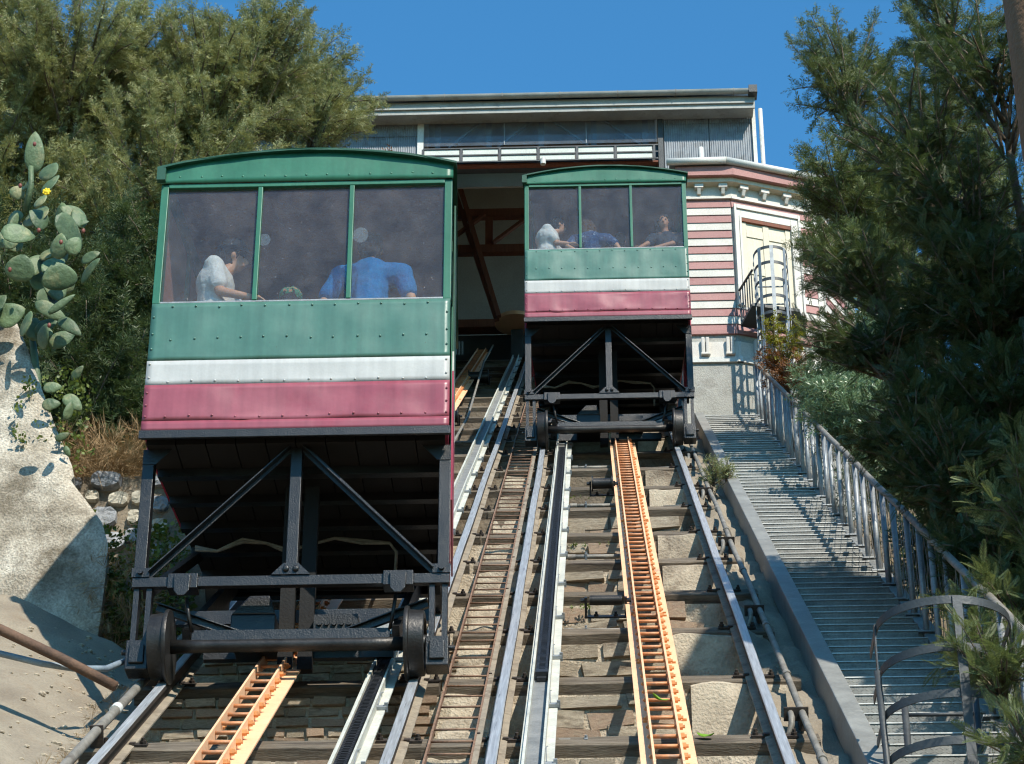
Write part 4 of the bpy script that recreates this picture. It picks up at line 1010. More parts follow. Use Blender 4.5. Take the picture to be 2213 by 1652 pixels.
stn = empty('funicular_station', (0, 33.5, 19.0)); tag(stn, 'grey corrugated upper station building with dark opening over the tracks', 'building')
YF = 33.5
def corrugated(x0, x1, z0, z1, y):
    p = .036; n = int((x1 - x0) / p * 6); vs, fs = [], []
    for i in range(n + 1):
        x = x0 + (x1 - x0) * i / n; dy = .008 * math.sin(2 * math.pi * x / p)
        vs += [(x, y + dy, z0), (x, y + dy, z1)]
    for i in range(n): fs.append((i * 2, i * 2 + 2, i * 2 + 3, i * 2 + 1))
    mb = MB(); mb.add(vs, fs); return pw(mb, 'corrugated_sheet', M['corr'], stn, smooth=True)
for a, b in ((-7.2, -5.6), (-5.59, -4.15), (-4.14, -2.66)):
    corrugated(a, b, 24.16, 24.66, YF - .004); corrugated(a, b, 19.5, 24.18, YF + .014)
for a, b in ((1.27, 2.0), (2.01, 2.695)):
    corrugated(a, b, 24.30, 24.66, YF - .004); corrugated(a, b, 20.5, 24.32, YF + .014)
pw(MB().box(-7.2, -2.66, YF + .05, YF + .15, 19, 24.66), 'wall_backing', M['darkframe'], stn)
pw(MB().box(1.27, 2.70, YF + .05, YF + .15, 19, 24.66), 'wall_backing', M['darkframe'], stn)
pw(MB().box(2.70, 2.76, YF - .03, YF + .10, 20.5, 24.66), 'corner_trim', M['offwhite'], stn)
pw(MB().box(2.72, 2.76, YF + .11, 46.2, 20.5, 24.6), 'side_wall', M['corr'], stn)
pw(MB().box(-2.70, -2.60, YF - .03, YF + .12, 20.5, 24.58), 'opening_post', M['offwhite'], stn)
pw(MB().box(1.18, 1.262, YF - .03, YF + .12, 20.5, 24.58), 'opening_post', M['darkframe'], stn)
# roof parallel to the incline, fascia, gutter
rf = MB(); rf.prism([(-7.4, 33.06, 24.655), (-7.4, 47.0, 24.655 + 13.94 * .68), (-7.4, 47.0, 24.60 + 13.94 * .68), (-7.4, 33.06, 24.60)], (10.16, 0, 0)); pw(rf, 'roof', M['corr'], stn)
pw(MB().box(-7.3, 2.74, 33.17, 33.20, 24.35, 24.59), 'fascia_board', M['guttergrey'], stn)
pw(MB().box(-7.3, 2.72, 33.135, 33.168, 24.43, 24.46), 'fascia_moulding', M['guttergrey'], stn)
pw(MB().box(-7.3, 2.72, 33.205, 33.49, 24.385, 24.40), 'soffit', M['guttergrey'], stn)
g = MB(); n = 8; vs = []
for x in (-7.3, 2.64):
    for i in range(n + 1):
        a = math.pi + math.pi * i / n; vs.append((x, 33.085 + .062 * math.cos(a), 24.635 + .062 * math.sin(a)))
    for i in range(n, -1, -1):
        a = math.pi + math.pi * i / n; vs.append((x, 33.085 + .055 * math.cos(a), 24.635 + .055 * math.sin(a)))
k = 2 * (n + 1); fs = [(i, (i + 1) % k, k + (i + 1) % k, k + i) for i in range(k)] + [tuple(range(k)), tuple(range(k, 2 * k))[::-1]]
g.add(vs, fs); gut = pw(g, 'gutter', M['guttergrey'], stn, auto=True)
for i in range(11): pw(MB().box(-6.9 + i * .93, -6.89 + i * .93, 33.02, 33.155, 24.568, 24.645), 'gutter_bracket', M['galvpipe'], stn)
pw(MB().box(2.645, 2.78, 33.02, 33.26, 24.56, 24.70), 'verge_cap', M['darkframe'], stn)
pw(MB().tube([(2.84, 33.42, 24.50), (2.84, 33.42, 21.0)], .035, 12), 'downpipe', M['offwhite'], stn, smooth=True)
# clear band with truss members behind
for a, b in ((-2.59, -1.30), (-1.29, .02), (.03, 1.17)):
    pw(MB().box(a, b, YF - .02, YF - .014, 23.94, 24.56), 'clear_panel', M['clearsheet'], stn)
for x in (-1.295, .025): pw(MB().box(x - .006, x + .006, YF - .03, YF - .021, 23.94, 24.56), 'panel_joint', M['galv'], stn)
for x in (-2.38, -1.55, -.70, .15, .98): pw(MB().box(x - .045, x + .045, 33.60, 33.66, 23.94, 24.58), 'truss_post', M['corr'], stn)
for (x0, x1) in ((-2.2, -1.6), (-1.4, -.78), (-.6, .05), (.2, .9)):
    b = MB(); u_ = x0 > -1; b.bar((x0, 33.57, 24.55 if u_ else 23.95), (x1, 33.57, 23.95 if u_ else 24.55), .035, .06, (0, 1, 0)); pw(b, 'truss_diagonal', M['corr'], stn)
pw(MB().box(-2.6, 1.18, 33.56, 33.76, 23.58, 23.93), 'lintel_beam', M['darkframe'], stn)
pw(MB().box(-2.6, 1.18, 34.6, 34.64, 23.9, 25.5), 'upper_lining', M['interior'], stn)
# canopy grid over the opening
def cbar(x0, x1, q0, q1, off=0):
    b = MB(); pa = [(33.40, 23.83), (33.36, 23.52)]
    f_ = lambda q: (pa[0][0] + (pa[1][0] - pa[0][0]) * q, pa[0][1] + (pa[1][1] - pa[0][1]) * q)
    y0, z0 = f_(q0); y1, z1 = f_(q1)
    b.add([(x0, y0 - off, z0), (x1, y0 - off, z0), (x1, y1 - off, z1), (x0, y1 - off, z1), (x0, y0 + .012, z0 + .012), (x1, y0 + .012, z0 + .012), (x1, y1 + .012, z1 + .012), (x0, y1 + .012, z1 + .012)],
          [(0, 1, 2, 3), (7, 6, 5, 4), (0, 4, 5, 1), (1, 5, 6, 2), (2, 6, 7, 3), (3, 7, 4, 0)]); return b
for q in (0, .47, .93): pw(cbar(-2.60, 1.17, q, q + .08, .02), 'canopy_rail', M['darkframe'], stn)
for i in range(7):
    x = -2.60 + i * .618; pw(cbar(x - .018, x + .018, .081, .929, .024), 'canopy_bar', M['darkframe'], stn)
for i in range(6):
    for q in ((.085, .465), (.555, .925)): pw(cbar(-2.575 + i * .618, -2.03 + i * .618 + .015, *q), 'canopy_sheet', M['palepanel'], stn)
pw(MB().box(-2.58, 1.17, 33.45, 33.55, 23.53, 23.56), 'opening_lining', M['redwood'], stn)
lamp = MB(); lamp.cyl((-.67, 33.30, 23.52), (-.67, 33.30, 23.42), .045, 12); pw(lamp, 'opening_lamp', M['offwhite'], stn, auto=True)
# interior
pw(MB().box(-7.2, 2.7, 46.2, 46.3, 22, 33.2), 'rear_wall', M['interior'], stn)
b = MB(); b.prism([(-3.3, 33.7, 18), (-3.3, 46.15, 18), (-3.3, 46.15, 24.8 + 12.6 * .66), (-3.3, 33.7, 24.8)], (.1, 0, 0)); pw(b, 'inner_wall', M['interior'], stn)
b = MB(); b.prism([(-3.19, 33.7, 24.72), (-3.19, 46.1, 24.72 + 12.4 * .66), (-3.19, 46.1, 24.70 + 12.4 * .66), (-3.19, 33.7, 24.70)], (5.88, 0, 0)); pw(b, 'ceiling', M['interior'], stn)
pw(MB().box(-3.1, 2.6, 43.8, 44.1, 26.84, 27.02), 'platform_edge', M['redwood'], stn)
pw(MB().box(-3.1, 2.6, 44.12, 44.2, 23.5, 26.83), 'platform_front', M['darkframe'], stn)
for z in (27.55, 28.40): pw(MB().box(-3.1, 2.6, 42.0, 42.16, z - .09, z + .09), 'truss_chord', M['redwood'], stn)
for i in range(6): pw(MB().box(-2.95 + i * .95, -2.80 + i * .95, 42.02, 42.12, 27.64, 28.31), 'truss_post', M['redwood'], stn)
for i in range(5):
    b = MB(); b.bar((-2.8 + i * .95, 41.96, 27.64), (-2.0 + i * .95, 41.96, 28.33), .06, .10, (0, 1, 0)); pw(b, 'truss_diagonal', M['redwood'], stn)
for dx in (0, .14):
    b = MB(); b.bar((-2.75 - dx, 41.9 + dx, 29.9), (-1.72 - dx * .3, 41.9 + dx, 25.9), .09, .11, (0, 1, 0)); pw(b, 'raking_strut', M['redwood'], stn)
b = MB(); b.cyl((-1.45, 43.6, 26.75), (-1.45, 43.6, 26.83), .42, 28); pw(b, 'rope_sheave', M['orange'], stn, auto=True)
b = MB(); b.box(-1.55, -1.3, 43.7, 43.95, 26.0, 26.7); pw(b, 'sheave_stand', M['darkframe'], stn)
for k in range(5):
    b = MB(); b.cyl((-2.75 + k * .06, 43.4, 25.95), (-2.75 + k * .06, 43.4, 26.25), .022, 8); pw(b, 'buffer_bolt', M['galv'], stn, auto=True)

# ------------------------------------------------------------------ pink clapboard house beside the station
hs = empty('pink_house', (2.2, 32.2, 17.2)); tag(hs, 'pink and white striped clapboard house with cream door, right of the station', 'house')
A = Vector((2.17, 31.7, 0)); ang = math.radians(20); D2 = Vector((math.cos(ang), math.sin(ang), 0)); N2 = Vector((math.sin(ang), -math.cos(ang), 0))
B = A + D2 * 1.40; C3 = B + Vector((math.cos(math.radians(62)), math.sin(math.radians(62)), 0)) * 1.3
X0 = 1.42
foot_ = [Vector((X0, 31.72, 0)), A + Vector((0, .02, 0)), B + Vector((-.01, .02, 0)), C3, Vector((C3.x, 33.44, 0)), Vector((X0, 33.44, 0))]
b = MB(); b.prism([Vector((p.x, p.y, 18.3)) for p in foot_], (0, 0, 3.8)); pw(b, 'wall_core', M['cream'], hs)
b = MB()
lf = [Vector((X0 - .05, 31.64, 0)), Vector((2.20, 31.64, 0)), B + Vector((.05, -.06, 0)), C3 + Vector((.1, 0, 0)), Vector((C3.x + .1, 33.44, 0)), Vector((X0 - .05, 33.44, 0))]
b.prism([Vector((p.x, p.y, 15.5)) for p in lf], (0, 0, 3.28)); pw(b, 'lower_wall', M['plaster'], hs)
def fbox(face, u0, u1, z0, z1, d0, d1, name, m, taper=0.0, bevel=0):
    """box on a face: face 0 = left face (u = x), 1 = right face (u from the corner); d is distance out of the face"""
    if face == 0: P = lambda u, d: Vector((u, 31.7 - d, 0))
    elif face == 1: P = lambda u, d: A + D2 * u + N2 * d
    else:
        d3 = (C3 - B).normalized(); n3 = Vector((d3.y, -d3.x, 0)); P = lambda u, d: B + d3 * u + n3 * d
    vs = []
    for z, t_ in ((z0, 0), (z1, taper)):
        for (u, d) in ((u0, d0), (u1, d0), (u1, d1 - t_), (u0, d1 - t_)):
            p = P(u, d); vs.append((p.x, p.y, z))
    mb = MB(); mb.add(vs, [(0, 3, 2, 1), (4, 5, 6, 7), (0, 1, 5, 4), (1, 2, 6, 5), (2, 3, 7, 6), (3, 0, 4, 7)])
    return pw(mb, name, M[m], hs, bevel=bevel)
z = 21.57; i = 0; bh = .1365
while z > 19.3:
    m = 'pink' if i % 2 == 0 else 'cream'; z0 = max(z - bh, 19.26)
    dj = random.uniform(0, .003)
    fbox(0, X0 - .01, 2.165, z0, z, -.01, .022 + dj, 'clapboard', m, .016)
    if z0 > 21.40: fbox(1, .004, 1.325, z0, z, -.01, .022 + dj, 'clapboard', m, .016)
    else:
        if z0 < 19.70: fbox(1, .004, 1.325, z0, z, -.01, .022 + dj, 'clapboard', m, .016)
        else: fbox(1, 1.10, 1.325, z0, z, -.01, .022 + dj, 'clapboard', m, .016)
    fbox(2, .06, 1.2, z0, z, -.01, .022 + dj, 'clapboard', m, .016)
    z -= bh; i += 1
fbox(1, 1.325, 1.40, 19.26, 21.6, -.01, .034, 'corner_board', 'trim'); fbox(2, .0, .058, 19.26, 21.6, -.01, .034, 'corner_board', 'trim')
# sill board, recess, corbels
for f_, a_, b_ in ((0, X0 - .02, 2.18), (1, .0, 1.44), (2, -.02, 1.2)):
    e_ = .002 * f_
    fbox(f_, a_, b_, 19.20, 19.262, -.02, .055, 'sill_board', 'pink'); fbox(f_, a_, b_, 19.06, 19.20, -.05, .010, 'recess_band', 'plaster')
    fbox(f_, a_ - .03, b_ + .03, 18.785, 19.058, -.05, .062, 'corbel_band', 'trim'); fbox(f_, a_ - .05, b_ + .05, 18.70, 18.784, -.05, .10, 'string_course', 'offwhite')
    fbox(f_, a_, b_, 21.60, 21.80, -.02, .03, 'frieze_board', 'cream'); fbox(f_, a_, b_, 21.575, 21.612, -.02, .05, 'frieze_moulding', 'trim')
    fbox(f_, a_ - .03, b_ + .03, 21.80 + e_, 21.87, -.02, .16, 'cornice', 'door'); fbox(f_, a_ - .05, b_ + .045, 21.871 + e_, 22.03 + e_, -.02, .24, 'eave_board', 'pink')
def corbel(face, u):
    for du in (-.032, .032):
        fbox(face, u + du - .026, u + du + .026, 18.84, 19.10, .062, .12, 'corbel_scroll', 'trim', -.02, .012)
    fbox(face, u - .07, u + .07, 18.80, 18.842, .062, .15, 'corbel_foot', 'trim', 0, .012)
for f_, u in ((0, 1.69), (0, 2.05), (1, .27), (1, .62), (1, 1.0), (1, 1.36), (2, .35), (2, .7)): corbel(f_, u)
for f_, u in ((0, 1.70), (0, 2.06), (1, .18), (1, .52), (1, .88), (1, 1.24), (2, .3), (2, .7)):
    fbox(f_, u - .065, u + .065, 21.73, 21.799, .03, .13, 'eave_bracket', 'trim'); fbox(f_, u - .025, u + .025, 21.64, 21.729, .03, .08, 'eave_bracket', 'trim', -.045)
# gutter in two runs
def gut2(p, q):
    mb = MB(); mb.tube([p, q], .055, 12); return pw(mb, 'gutter', M['offwhite'], hs, smooth=True)
gp = [Vector((1.22, 31.40, 22.08)), Vector((2.11, 31.40, 22.09)), A + D2 * 1.62 + N2 * .30 + Vector((0, 0, 22.06)), C3 + Vector((.35, -.1, 22.0))]
for i in range(3): gut2(gp[i], gp[i + 1])
b = MB(); rfp = [Vector((1.26, 31.42, 22.05)), Vector((2.11, 31.42, 22.05)), Vector((gp[2].x, gp[2].y + .02, 22.04)), Vector((C3.x + .3, C3.y, 22.035)), Vector((C3.x + .3, 33.46, 22.035)), Vector((1.26, 33.46, 22.05))]
apex = Vector((2.3, 33.1, 22.6)); vs = rfp + [apex]; b.add(vs, [(i, (i + 1) % 6, 6) for i in range(6)] + [(5, 4, 3, 2, 1, 0)]); pw(b, 'roof', M['corr'], hs)
pw(MB().tube([(1.78, 32.0, 22.2), (1.78, 32.0, 22.75)], .04, 12), 'vent_pipe', M['offwhite'], hs, smooth=True)
# door with moulded casing
for (u0, u1, z0, z1, d) in ((.02, .135, 19.70, 21.44, .05), (.94, 1.09, 19.70, 21.44, .05), (.1355, .9395, 21.26, 21.44, .05)):
    fbox(1, u0, u1, z0, z1, -.005, d, 'door_casing', 'trim', 0, .004)
for (u0, u1, z0, z1) in ((.02, .055, 19.70, 21.47), (1.055, 1.09, 19.70, 21.47), (.056, 1.054, 21.40, 21.47)): fbox(1, u0, u1, z0, z1, .0505, .075, 'casing_moulding', 'trim', 0, .004)
for (u0, u1, z0, z1) in ((.10, .135, 19.70, 21.29), (.94, .975, 19.70, 21.29)): fbox(1, u0, u1, z0, z1, .0505, .066, 'casing_moulding', 'trim', 0, .004)
fbox(1, .136, .939, 21.20, 21.2595, -.004, .045, 'door_head', 'redwood')
fbox(1, .136, .939, 19.70, 21.199, -.004, .004, 'door', 'door')
for (u0, u1) in ((.136, .22), (.49, .585), (.855, .939)): fbox(1, u0, u1, 19.705, 21.195, .0045, .020, 'door_stile', 'door', 0, .003)
for (u0, u1) in ((.221, .489), (.586, .854)):
    for z in (19.71, 20.30, 20.95): fbox(1, u0, u1, z, z + .13, .0045, .019, 'door_rail', 'door', 0, .003)
ld = empty('door_landing', (2.62, 31.3, 19.30)); tag(ld, 'dark steel landing with railing in front of the cream door', 'landing')
b = MB(); b.prism([(2.22, 31.62, 19.30), (2.36, 31.05, 19.30), (3.05, 31.25, 19.30), (3.2, 31.98, 19.30)], (0, 0, .05)); pw(b, 'platform', M['darkframe'], ld)
for k in range(6):
    t_ = k / 5; p = Vector((2.235, 31.60, 19.35)).lerp(Vector((2.37, 31.10, 19.35)), t_); pw(MB().cyl(p, p + Vector((0, 0, .55)), .010, 6), 'railing_bar', M['darkframe'], ld)
pw(MB().bar((2.22, 31.62, 19.91), (2.39, 31.05, 19.91), .03, .02), 'railing_top', M['darkframe'], ld)
caged_ladder('upper caged ladder with curved hoops hanging below the cream door', (2.66, 31.10, 18.2), .235, .25,
             [1.98, 1.72, 1.44, 1.16, .88, .60, .34, .10], [math.pi * 1.0, math.pi * 1.25, math.pi * 1.5, math.pi * 1.78, math.pi * 2.0], -.6, 1.9)

# ------------------------------------------------------------------ concrete retaining wall and cement ground on the left
def ret_wall():
    e = empty('retaining_wall', (-4.5, 16.0, 6.5)); tag(e, 'big stained concrete retaining wall with sloping top beside the left track', 'wall')
    edge = [(6.3, -3.40), (7.05, -3.425), (7.5, -3.405), (7.95, -3.41), (8.06, -3.415), (8.24, -3.475), (8.42, -3.60), (8.60, -3.735), (8.64, -3.715), (8.74, -3.745), (9.1, -3.91), (9.47, -4.06), (9.8, -4.19), (10.06, -4.31), (10.12, -4.40), (10.2, -5.0), (10.3, -6.2), (10.35, -7.4)]
    K_ = 1.0943; edge = [(a * K_, b * K_) for a, b in edge]
    zs = np.array([a for a, b in edge]); xs_ = np.array([b for a, b in edge])
    ss = np.linspace(0, len(edge) - 1, 90); ez = np.interp(ss, range(len(edge)), zs); ex = np.interp(ss, range(len(edge)), xs_)
    vs, fs = [], []; nx = 46
    for j in range(90):
        for i in range(nx + 1):
            t_ = (i / nx) ** .8
            x = -7.5 + (ex[j] + 7.5) * t_; z = ez[j]
            y = 17.4 + .10 * (z - 7.7) + noise.noise(Vector((x * 1.3, z * 1.3, 1))) * .035 + noise.noise(Vector((x * 5, z * 5, 3))) * .014 + noise.noise(Vector((x * 13, z * 13, 3))) * .007
            if z < 9.73: y -= .05 * min(1, (9.73 - z) / .15)
            if i > nx - 3: y += (.0, .012, .04)[i - nx + 2]
            vs.append((x, y, z + noise.noise(Vector((x * 3, z, 6))) * .01))
    for j in range(89):
        for i in range(nx): a = j * (nx + 1) + i; fs.append((a, a + 1, a + nx + 2, a + nx + 1))
    k = len(vs)
    for j in range(90): v = vs[j * (nx + 1) + nx]; vs.append((v[0] - .12, v[1] + .85, v[2] + .0))
    for j in range(89): fs.append((j * (nx + 1) + nx, k + j, k + j + 1, (j + 1) * (nx + 1) + nx))
    mb = MB(); mb.add(vs, fs); pw(mb, 'wall_face', M['wallconc'], e, auto=True)
ret_wall()

def cement():
    vs, fs = [], []; xs = [-8 + .13 * i for i in range(39)]; ss = [-4.6 + .13 * j for j in range(55)]
    for s in ss:
        for x in xs:
            p = W(x, s, -.24); d = max(-3.12 - x, 0)
            p.z += d * .42 * min(1, d / .5) + noise.noise(Vector((x * 2, s * 2, 4))) * .06 + noise.noise(Vector((x * 7, s * 7, 4))) * .022 + noise.noise(Vector((x * 17, s * 17, 4))) * .008
            vs.append(p)
    n = len(xs)
    for j in range(len(ss) - 1):
        for i in range(n - 1): fs.append((j * n + i, j * n + i + 1, (j + 1) * n + i + 1, (j + 1) * n + i))
    mb = MB(); mb.add(vs, fs); structure(mb.obj('cement_ground', M['slab'], smooth=True), 'dusty cement ground sloping down to the left track')
cement()
def pebbles():
    r = random.Random(9); mb = MB()
    for k in range(320):
        x = -3.1 - abs(r.gauss(0, .55)); s_ = r.uniform(-4, 2.3); d = max(-3.12 - x, 0)
        p = W(x, s_, -.24); p.z += d * .42 * min(1, d / .5) + noise.noise(Vector((x * 2, s_ * 2, 4))) * .06
        q = r.uniform(.006, .022) * (2 if r.random() < .05 else 1); mb.ball(p, (q * r.uniform(.8, 1.4), q, q * .7), 6, 4)
    o = mb.obj('gravel', M['mortar']); tag(o, 'loose gravel scattered on the cement ground at lower left', 'gravel', kind='stuff')
pebbles()
b = MB(); b.tube([(-4.9, 14.5, 7.25), (-4.3, 14.55, 7.0), (-3.78, 14.6, 6.775), (-3.35, 14.62, 6.565), (-3.0, 14.66, 6.385)], .034, 10)
tag(b.obj('rusty_pipe', M['rustpipe'], smooth=True), 'rusty brown pipe leaning over the cement ground at lower left', 'pipe')
b = MB(); b.tube([(-4.9, 14.75, 7.0), (-4.3, 14.7, 6.77), (-3.76, 14.7, 6.64), (-3.5, 14.7, 6.57), (-3.28, 14.7, 6.53), (-3.14, 15.0, 6.66), (-3.1, 15.6, 7.0), (-3.1, 16.2, 7.3)], .021, 10)
tag(b.obj('hose', M['rubberhose'], smooth=True), 'blue grey hose trailing under the rusty pipe at lower left', 'hose')

sw = empty('stone_wall', (-4.1, 18.3, 8.2)); tag(sw, 'low rubble wall of white and blue grey stones behind the retaining wall', 'wall')
pw(MB().box(-5.6, -2.9, 18.27, 18.7, 7.6, 9.82), 'mortar_bed', M['slab'], sw)
def stone(x, z, w, h, m, proud=.05):
    vs = []; n = 12; pts = []
    for k in range(n):
        a = 2 * math.pi * k / n; cx_, cz = math.cos(a), math.sin(a); q = 1 / max(abs(cx_), abs(cz)) ** .75
        j = random.uniform(.92, 1.04); pts.append((x + cx_ * q * w / 2 * j, z + cz * q * h / 2 * j))
    mb = MB(); vs = [(a, 18.30, b_) for a, b_ in pts] + [(x + (a - x) * .93, 18.27 - proud + random.uniform(-.012, .012), z + (b_ - z) * .93) for a, b_ in pts] + [(x + (a - x) * .45, 18.268 - proud + random.uniform(-.008, .006), z + (b_ - z) * .45) for a, b_ in pts] + [(x, 18.268 - proud, z)]
    fs = [(i, (i + 1) % n, n + (i + 1) % n, n + i) for i in range(n)] + [(n + i, n + (i + 1) % n, 2 * n + (i + 1) % n, 2 * n + i) for i in range(n)] + [(2 * n + i, 2 * n + (i + 1) % n, 3 * n) for i in range(n)]
    mb.add(vs, fs); pw(mb, 'stone', M[m], sw)
for a in ((-3.95, 9.76, .26, .15, 'greystone', .09), (-3.843, 9.60, .17, .12, 'palestone'), (-3.66, 9.605, .15, .12, 'palestone'), (-3.945, 9.44, .22, .19, 'greystone'), (-3.70, 9.43, .11, .13, 'palestone'),
          (-3.90, 9.22, .30, .17, 'greystone'), (-4.06, 9.63, .12, .10, 'palestone'), (-3.68, 9.26, .18, .13, 'greystone'), (-4.2, 9.45, .2, .2, 'greystone'), (-4.22, 9.2, .22, .18, 'palestone'),
          (-3.5, 9.55, .14, .14, 'greystone'), (-3.5, 9.33, .16, .16, 'palestone'), (-3.45, 9.1, .2, .16, 'greystone'), (-4.45, 9.6, .22, .18, 'greystone'), (-4.3, 9.75, .3, .12, 'greystone'), (-3.5, 9.76, .25, .1, 'greystone')): stone(*a)

# brown post beside the camera and an unseen house added to shade the near tree
b = MB(); n = 14
b.tube([(1.44, 6.0, .4), (1.43, 6.0, 3.2), (1.415, 6.0, 4.3), (1.405, 6.0, 6.2)], [.17, .168, .165, .16], 20)
tag(b.obj('brown_post', M['brownpost'], smooth=True), 'brown round post close to the camera at the top right edge', 'post')
nh = empty('neighbouring_house', (5.6, 13.3, 3.5)); tag(nh, 'plain brown plastered house standing off to the right of the staircase', 'house')
pw(MB().box(3.55, 8.5, 12.2, 15.1, 2.5, 12.9), 'wall', M['brownpost'], nh)
b = MB(); b.prism([(3.45, 12.1, 12.9), (8.7, 12.1, 12.9), (6.0, 12.1, 13.5)], (0, 3.1, 0)); pw(b, 'roof', M['corr'], nh)
for z in (5.0, 8.0, 11.0):
    for y in (12.5, 13.8):
        pw(MB().box(3.52, 3.549, y, y + .8, z, z + 1.2), 'window', M['trim'], nh)
# ------------------------------------------------------------------ vegetation
def quads_mesh(name, V_, Q_, m):
    me = bpy.data.meshes.new(name); nv, nq = len(V_), len(Q_)
    me.vertices.add(nv); me.vertices.foreach_set('co', np.asarray(V_, np.float32).ravel())
    me.loops.add(nq * 4); me.loops.foreach_set('vertex_index', np.asarray(Q_, np.int32).ravel())
    me.polygons.add(nq); me.polygons.foreach_set('loop_start', np.arange(nq, dtype=np.int32) * 4); me.polygons.foreach_set('loop_total', np.full(nq, 4, np.int32))
    me.materials.append(m); me.update(calc_edges=True); me.validate(); return me

def leaf_quad(base, d, nrm, ln, w):
    """a narrow leaf: four points, widest in the middle"""
    s_ = np.cross(d, nrm); s_ /= np.linalg.norm(s_) + 1e-9
    return [base, base + d * ln * .45 + s_ * w / 2, base + d * ln, base + d * ln * .5 - s_ * w / 2]

def sprig(kind, r):
    V_ = []
    if kind == 'feather':          # loose twig of narrow olive leaves
        L_ = .20; n = 13
        for k in range(n):
            t_ = .06 + .94 * k / n
            for sg in (-1, 1):
                a = math.radians(r.uniform(18, 75)); d = np.array([math.cos(a), sg * math.sin(a), r.uniform(-.6, .6)]); d /= np.linalg.norm(d)
                nr = np.array([r.uniform(-.4, .4), r.uniform(-.5, .5), 1.0])
                V_ += leaf_quad(np.array([t_ * L_, 0, -.03 * t_ * t_]), d, nr, r.uniform(.055, .085) * (1.1 - .5 * t_), .0095)
    elif kind == 'frond':          # flat, comb-like mimosa frond
        L_ = .15; n = 17
        for k in range(n):
            t_ = .08 + .92 * k / n; wd = math.sin(math.pi * (.12 + .80 * t_)) * .034
            for sg in (-1, 1):
                a = math.radians(58 - 12 * t_); d = np.array([math.cos(a), sg * math.sin(a), -.12]); d /= np.linalg.norm(d)
                V_ += leaf_quad(np.array([t_ * L_, 0, -.035 * t_ * t_]), d, np.array([0, 0, 1.0]), wd, .0055)
        V_ += leaf_quad(np.array([0., 0, 0]), np.array([1., 0, -.2]), np.array([0, 0, 1.]), L_, .003)
    elif kind == 'broad':          # spray of oval leaves
        for k in range(10):
            t_ = k / 10; a = 2.4 * k; d = np.array([.5, math.cos(a), math.sin(a)]); d /= np.linalg.norm(d)
            V_ += leaf_quad(np.array([t_ * .12, 0, 0]), d, np.array([1, r.uniform(-.5, .5), r.uniform(-.5, .5)]), r.uniform(.035, .055), .022)
    elif kind == 'laurel':
        for k in range(14):
            t_ = k / 14; a = 2.4 * k; d = np.array([.8, math.cos(a), math.sin(a)]); d /= np.linalg.norm(d)
            V_ += leaf_quad(np.array([t_ * .14, 0, 0]), d, np.array([1, r.uniform(-.5, .5), r.uniform(-.5, .5)]), r.uniform(.04, .07), .013)
    elif kind == 'straw':
        for k in range(9):
            d = np.array([1, r.uniform(-.5, .5), r.uniform(-.5, .5)]); d /= np.linalg.norm(d)
            V_ += leaf_quad(np.array([r.uniform(0, .04), 0, 0]), d, np.array([0, r.uniform(-1, 1), 1.0]), r.uniform(.12, .26), .005)
    elif kind == 'ivy':
        for k in range(7):
            d = np.array([r.uniform(-.2, .6), r.uniform(-1, 1), r.uniform(-1, 1)]); d /= np.linalg.norm(d)
            V_ += leaf_quad(np.array([r.uniform(-.04, .06), r.uniform(-.04, .04), r.uniform(-.04, .04)]), d, np.array([1, r.uniform(-.6, .6), r.uniform(-.6, .6)]), .045, .04)
    return np.array(V_)

SPR = {}
def scatter(name, kind, P, D, m, parent, smin=.8, smax=1.25, r=None, origin=None):
    """many sprigs as one mesh: positions P, directions D"""
    r = r or rng; P = np.asarray(P, float); D = np.asarray(D, float); D /= np.linalg.norm(D, axis=1)[:, None] + 1e-9
    if kind not in SPR: SPR[kind] = [sprig(kind, random.Random(q)) for q in range(5)]
    Vs, Qs, off = [], [], 0
    pick = r.integers(0, 5, len(P))
    for q in range(5):
        idx = np.where(pick == q)[0]
        if not len(idx): continue
        tm = SPR[kind][q]; k = len(idx); d = D[idx]
        up = np.tile(np.array([0, 0, 1.0]), (k, 1)) + r.normal(0, .55, (k, 3))
        b = np.cross(up, d); b /= np.linalg.norm(b, axis=1)[:, None] + 1e-9; c = np.cross(d, b)
        s_ = r.uniform(smin, smax, k)[:, None, None]
        X = tm[None, :, 0:1] * d[:, None, :] + tm[None, :, 1:2] * b[:, None, :] + tm[None, :, 2:3] * c[:, None, :]
        X = X * s_ + P[idx][:, None, :]
        Vs.append(X.reshape(-1, 3)); n = X.shape[0] * X.shape[1]; Qs.append(np.arange(n).reshape(-1, 4) + off); off += n
    V_ = np.concatenate(Vs)
    if origin is not None: V_ = V_ - np.array(origin)
    return link(name, quads_mesh(name, V_, np.concatenate(Qs), m), parent)

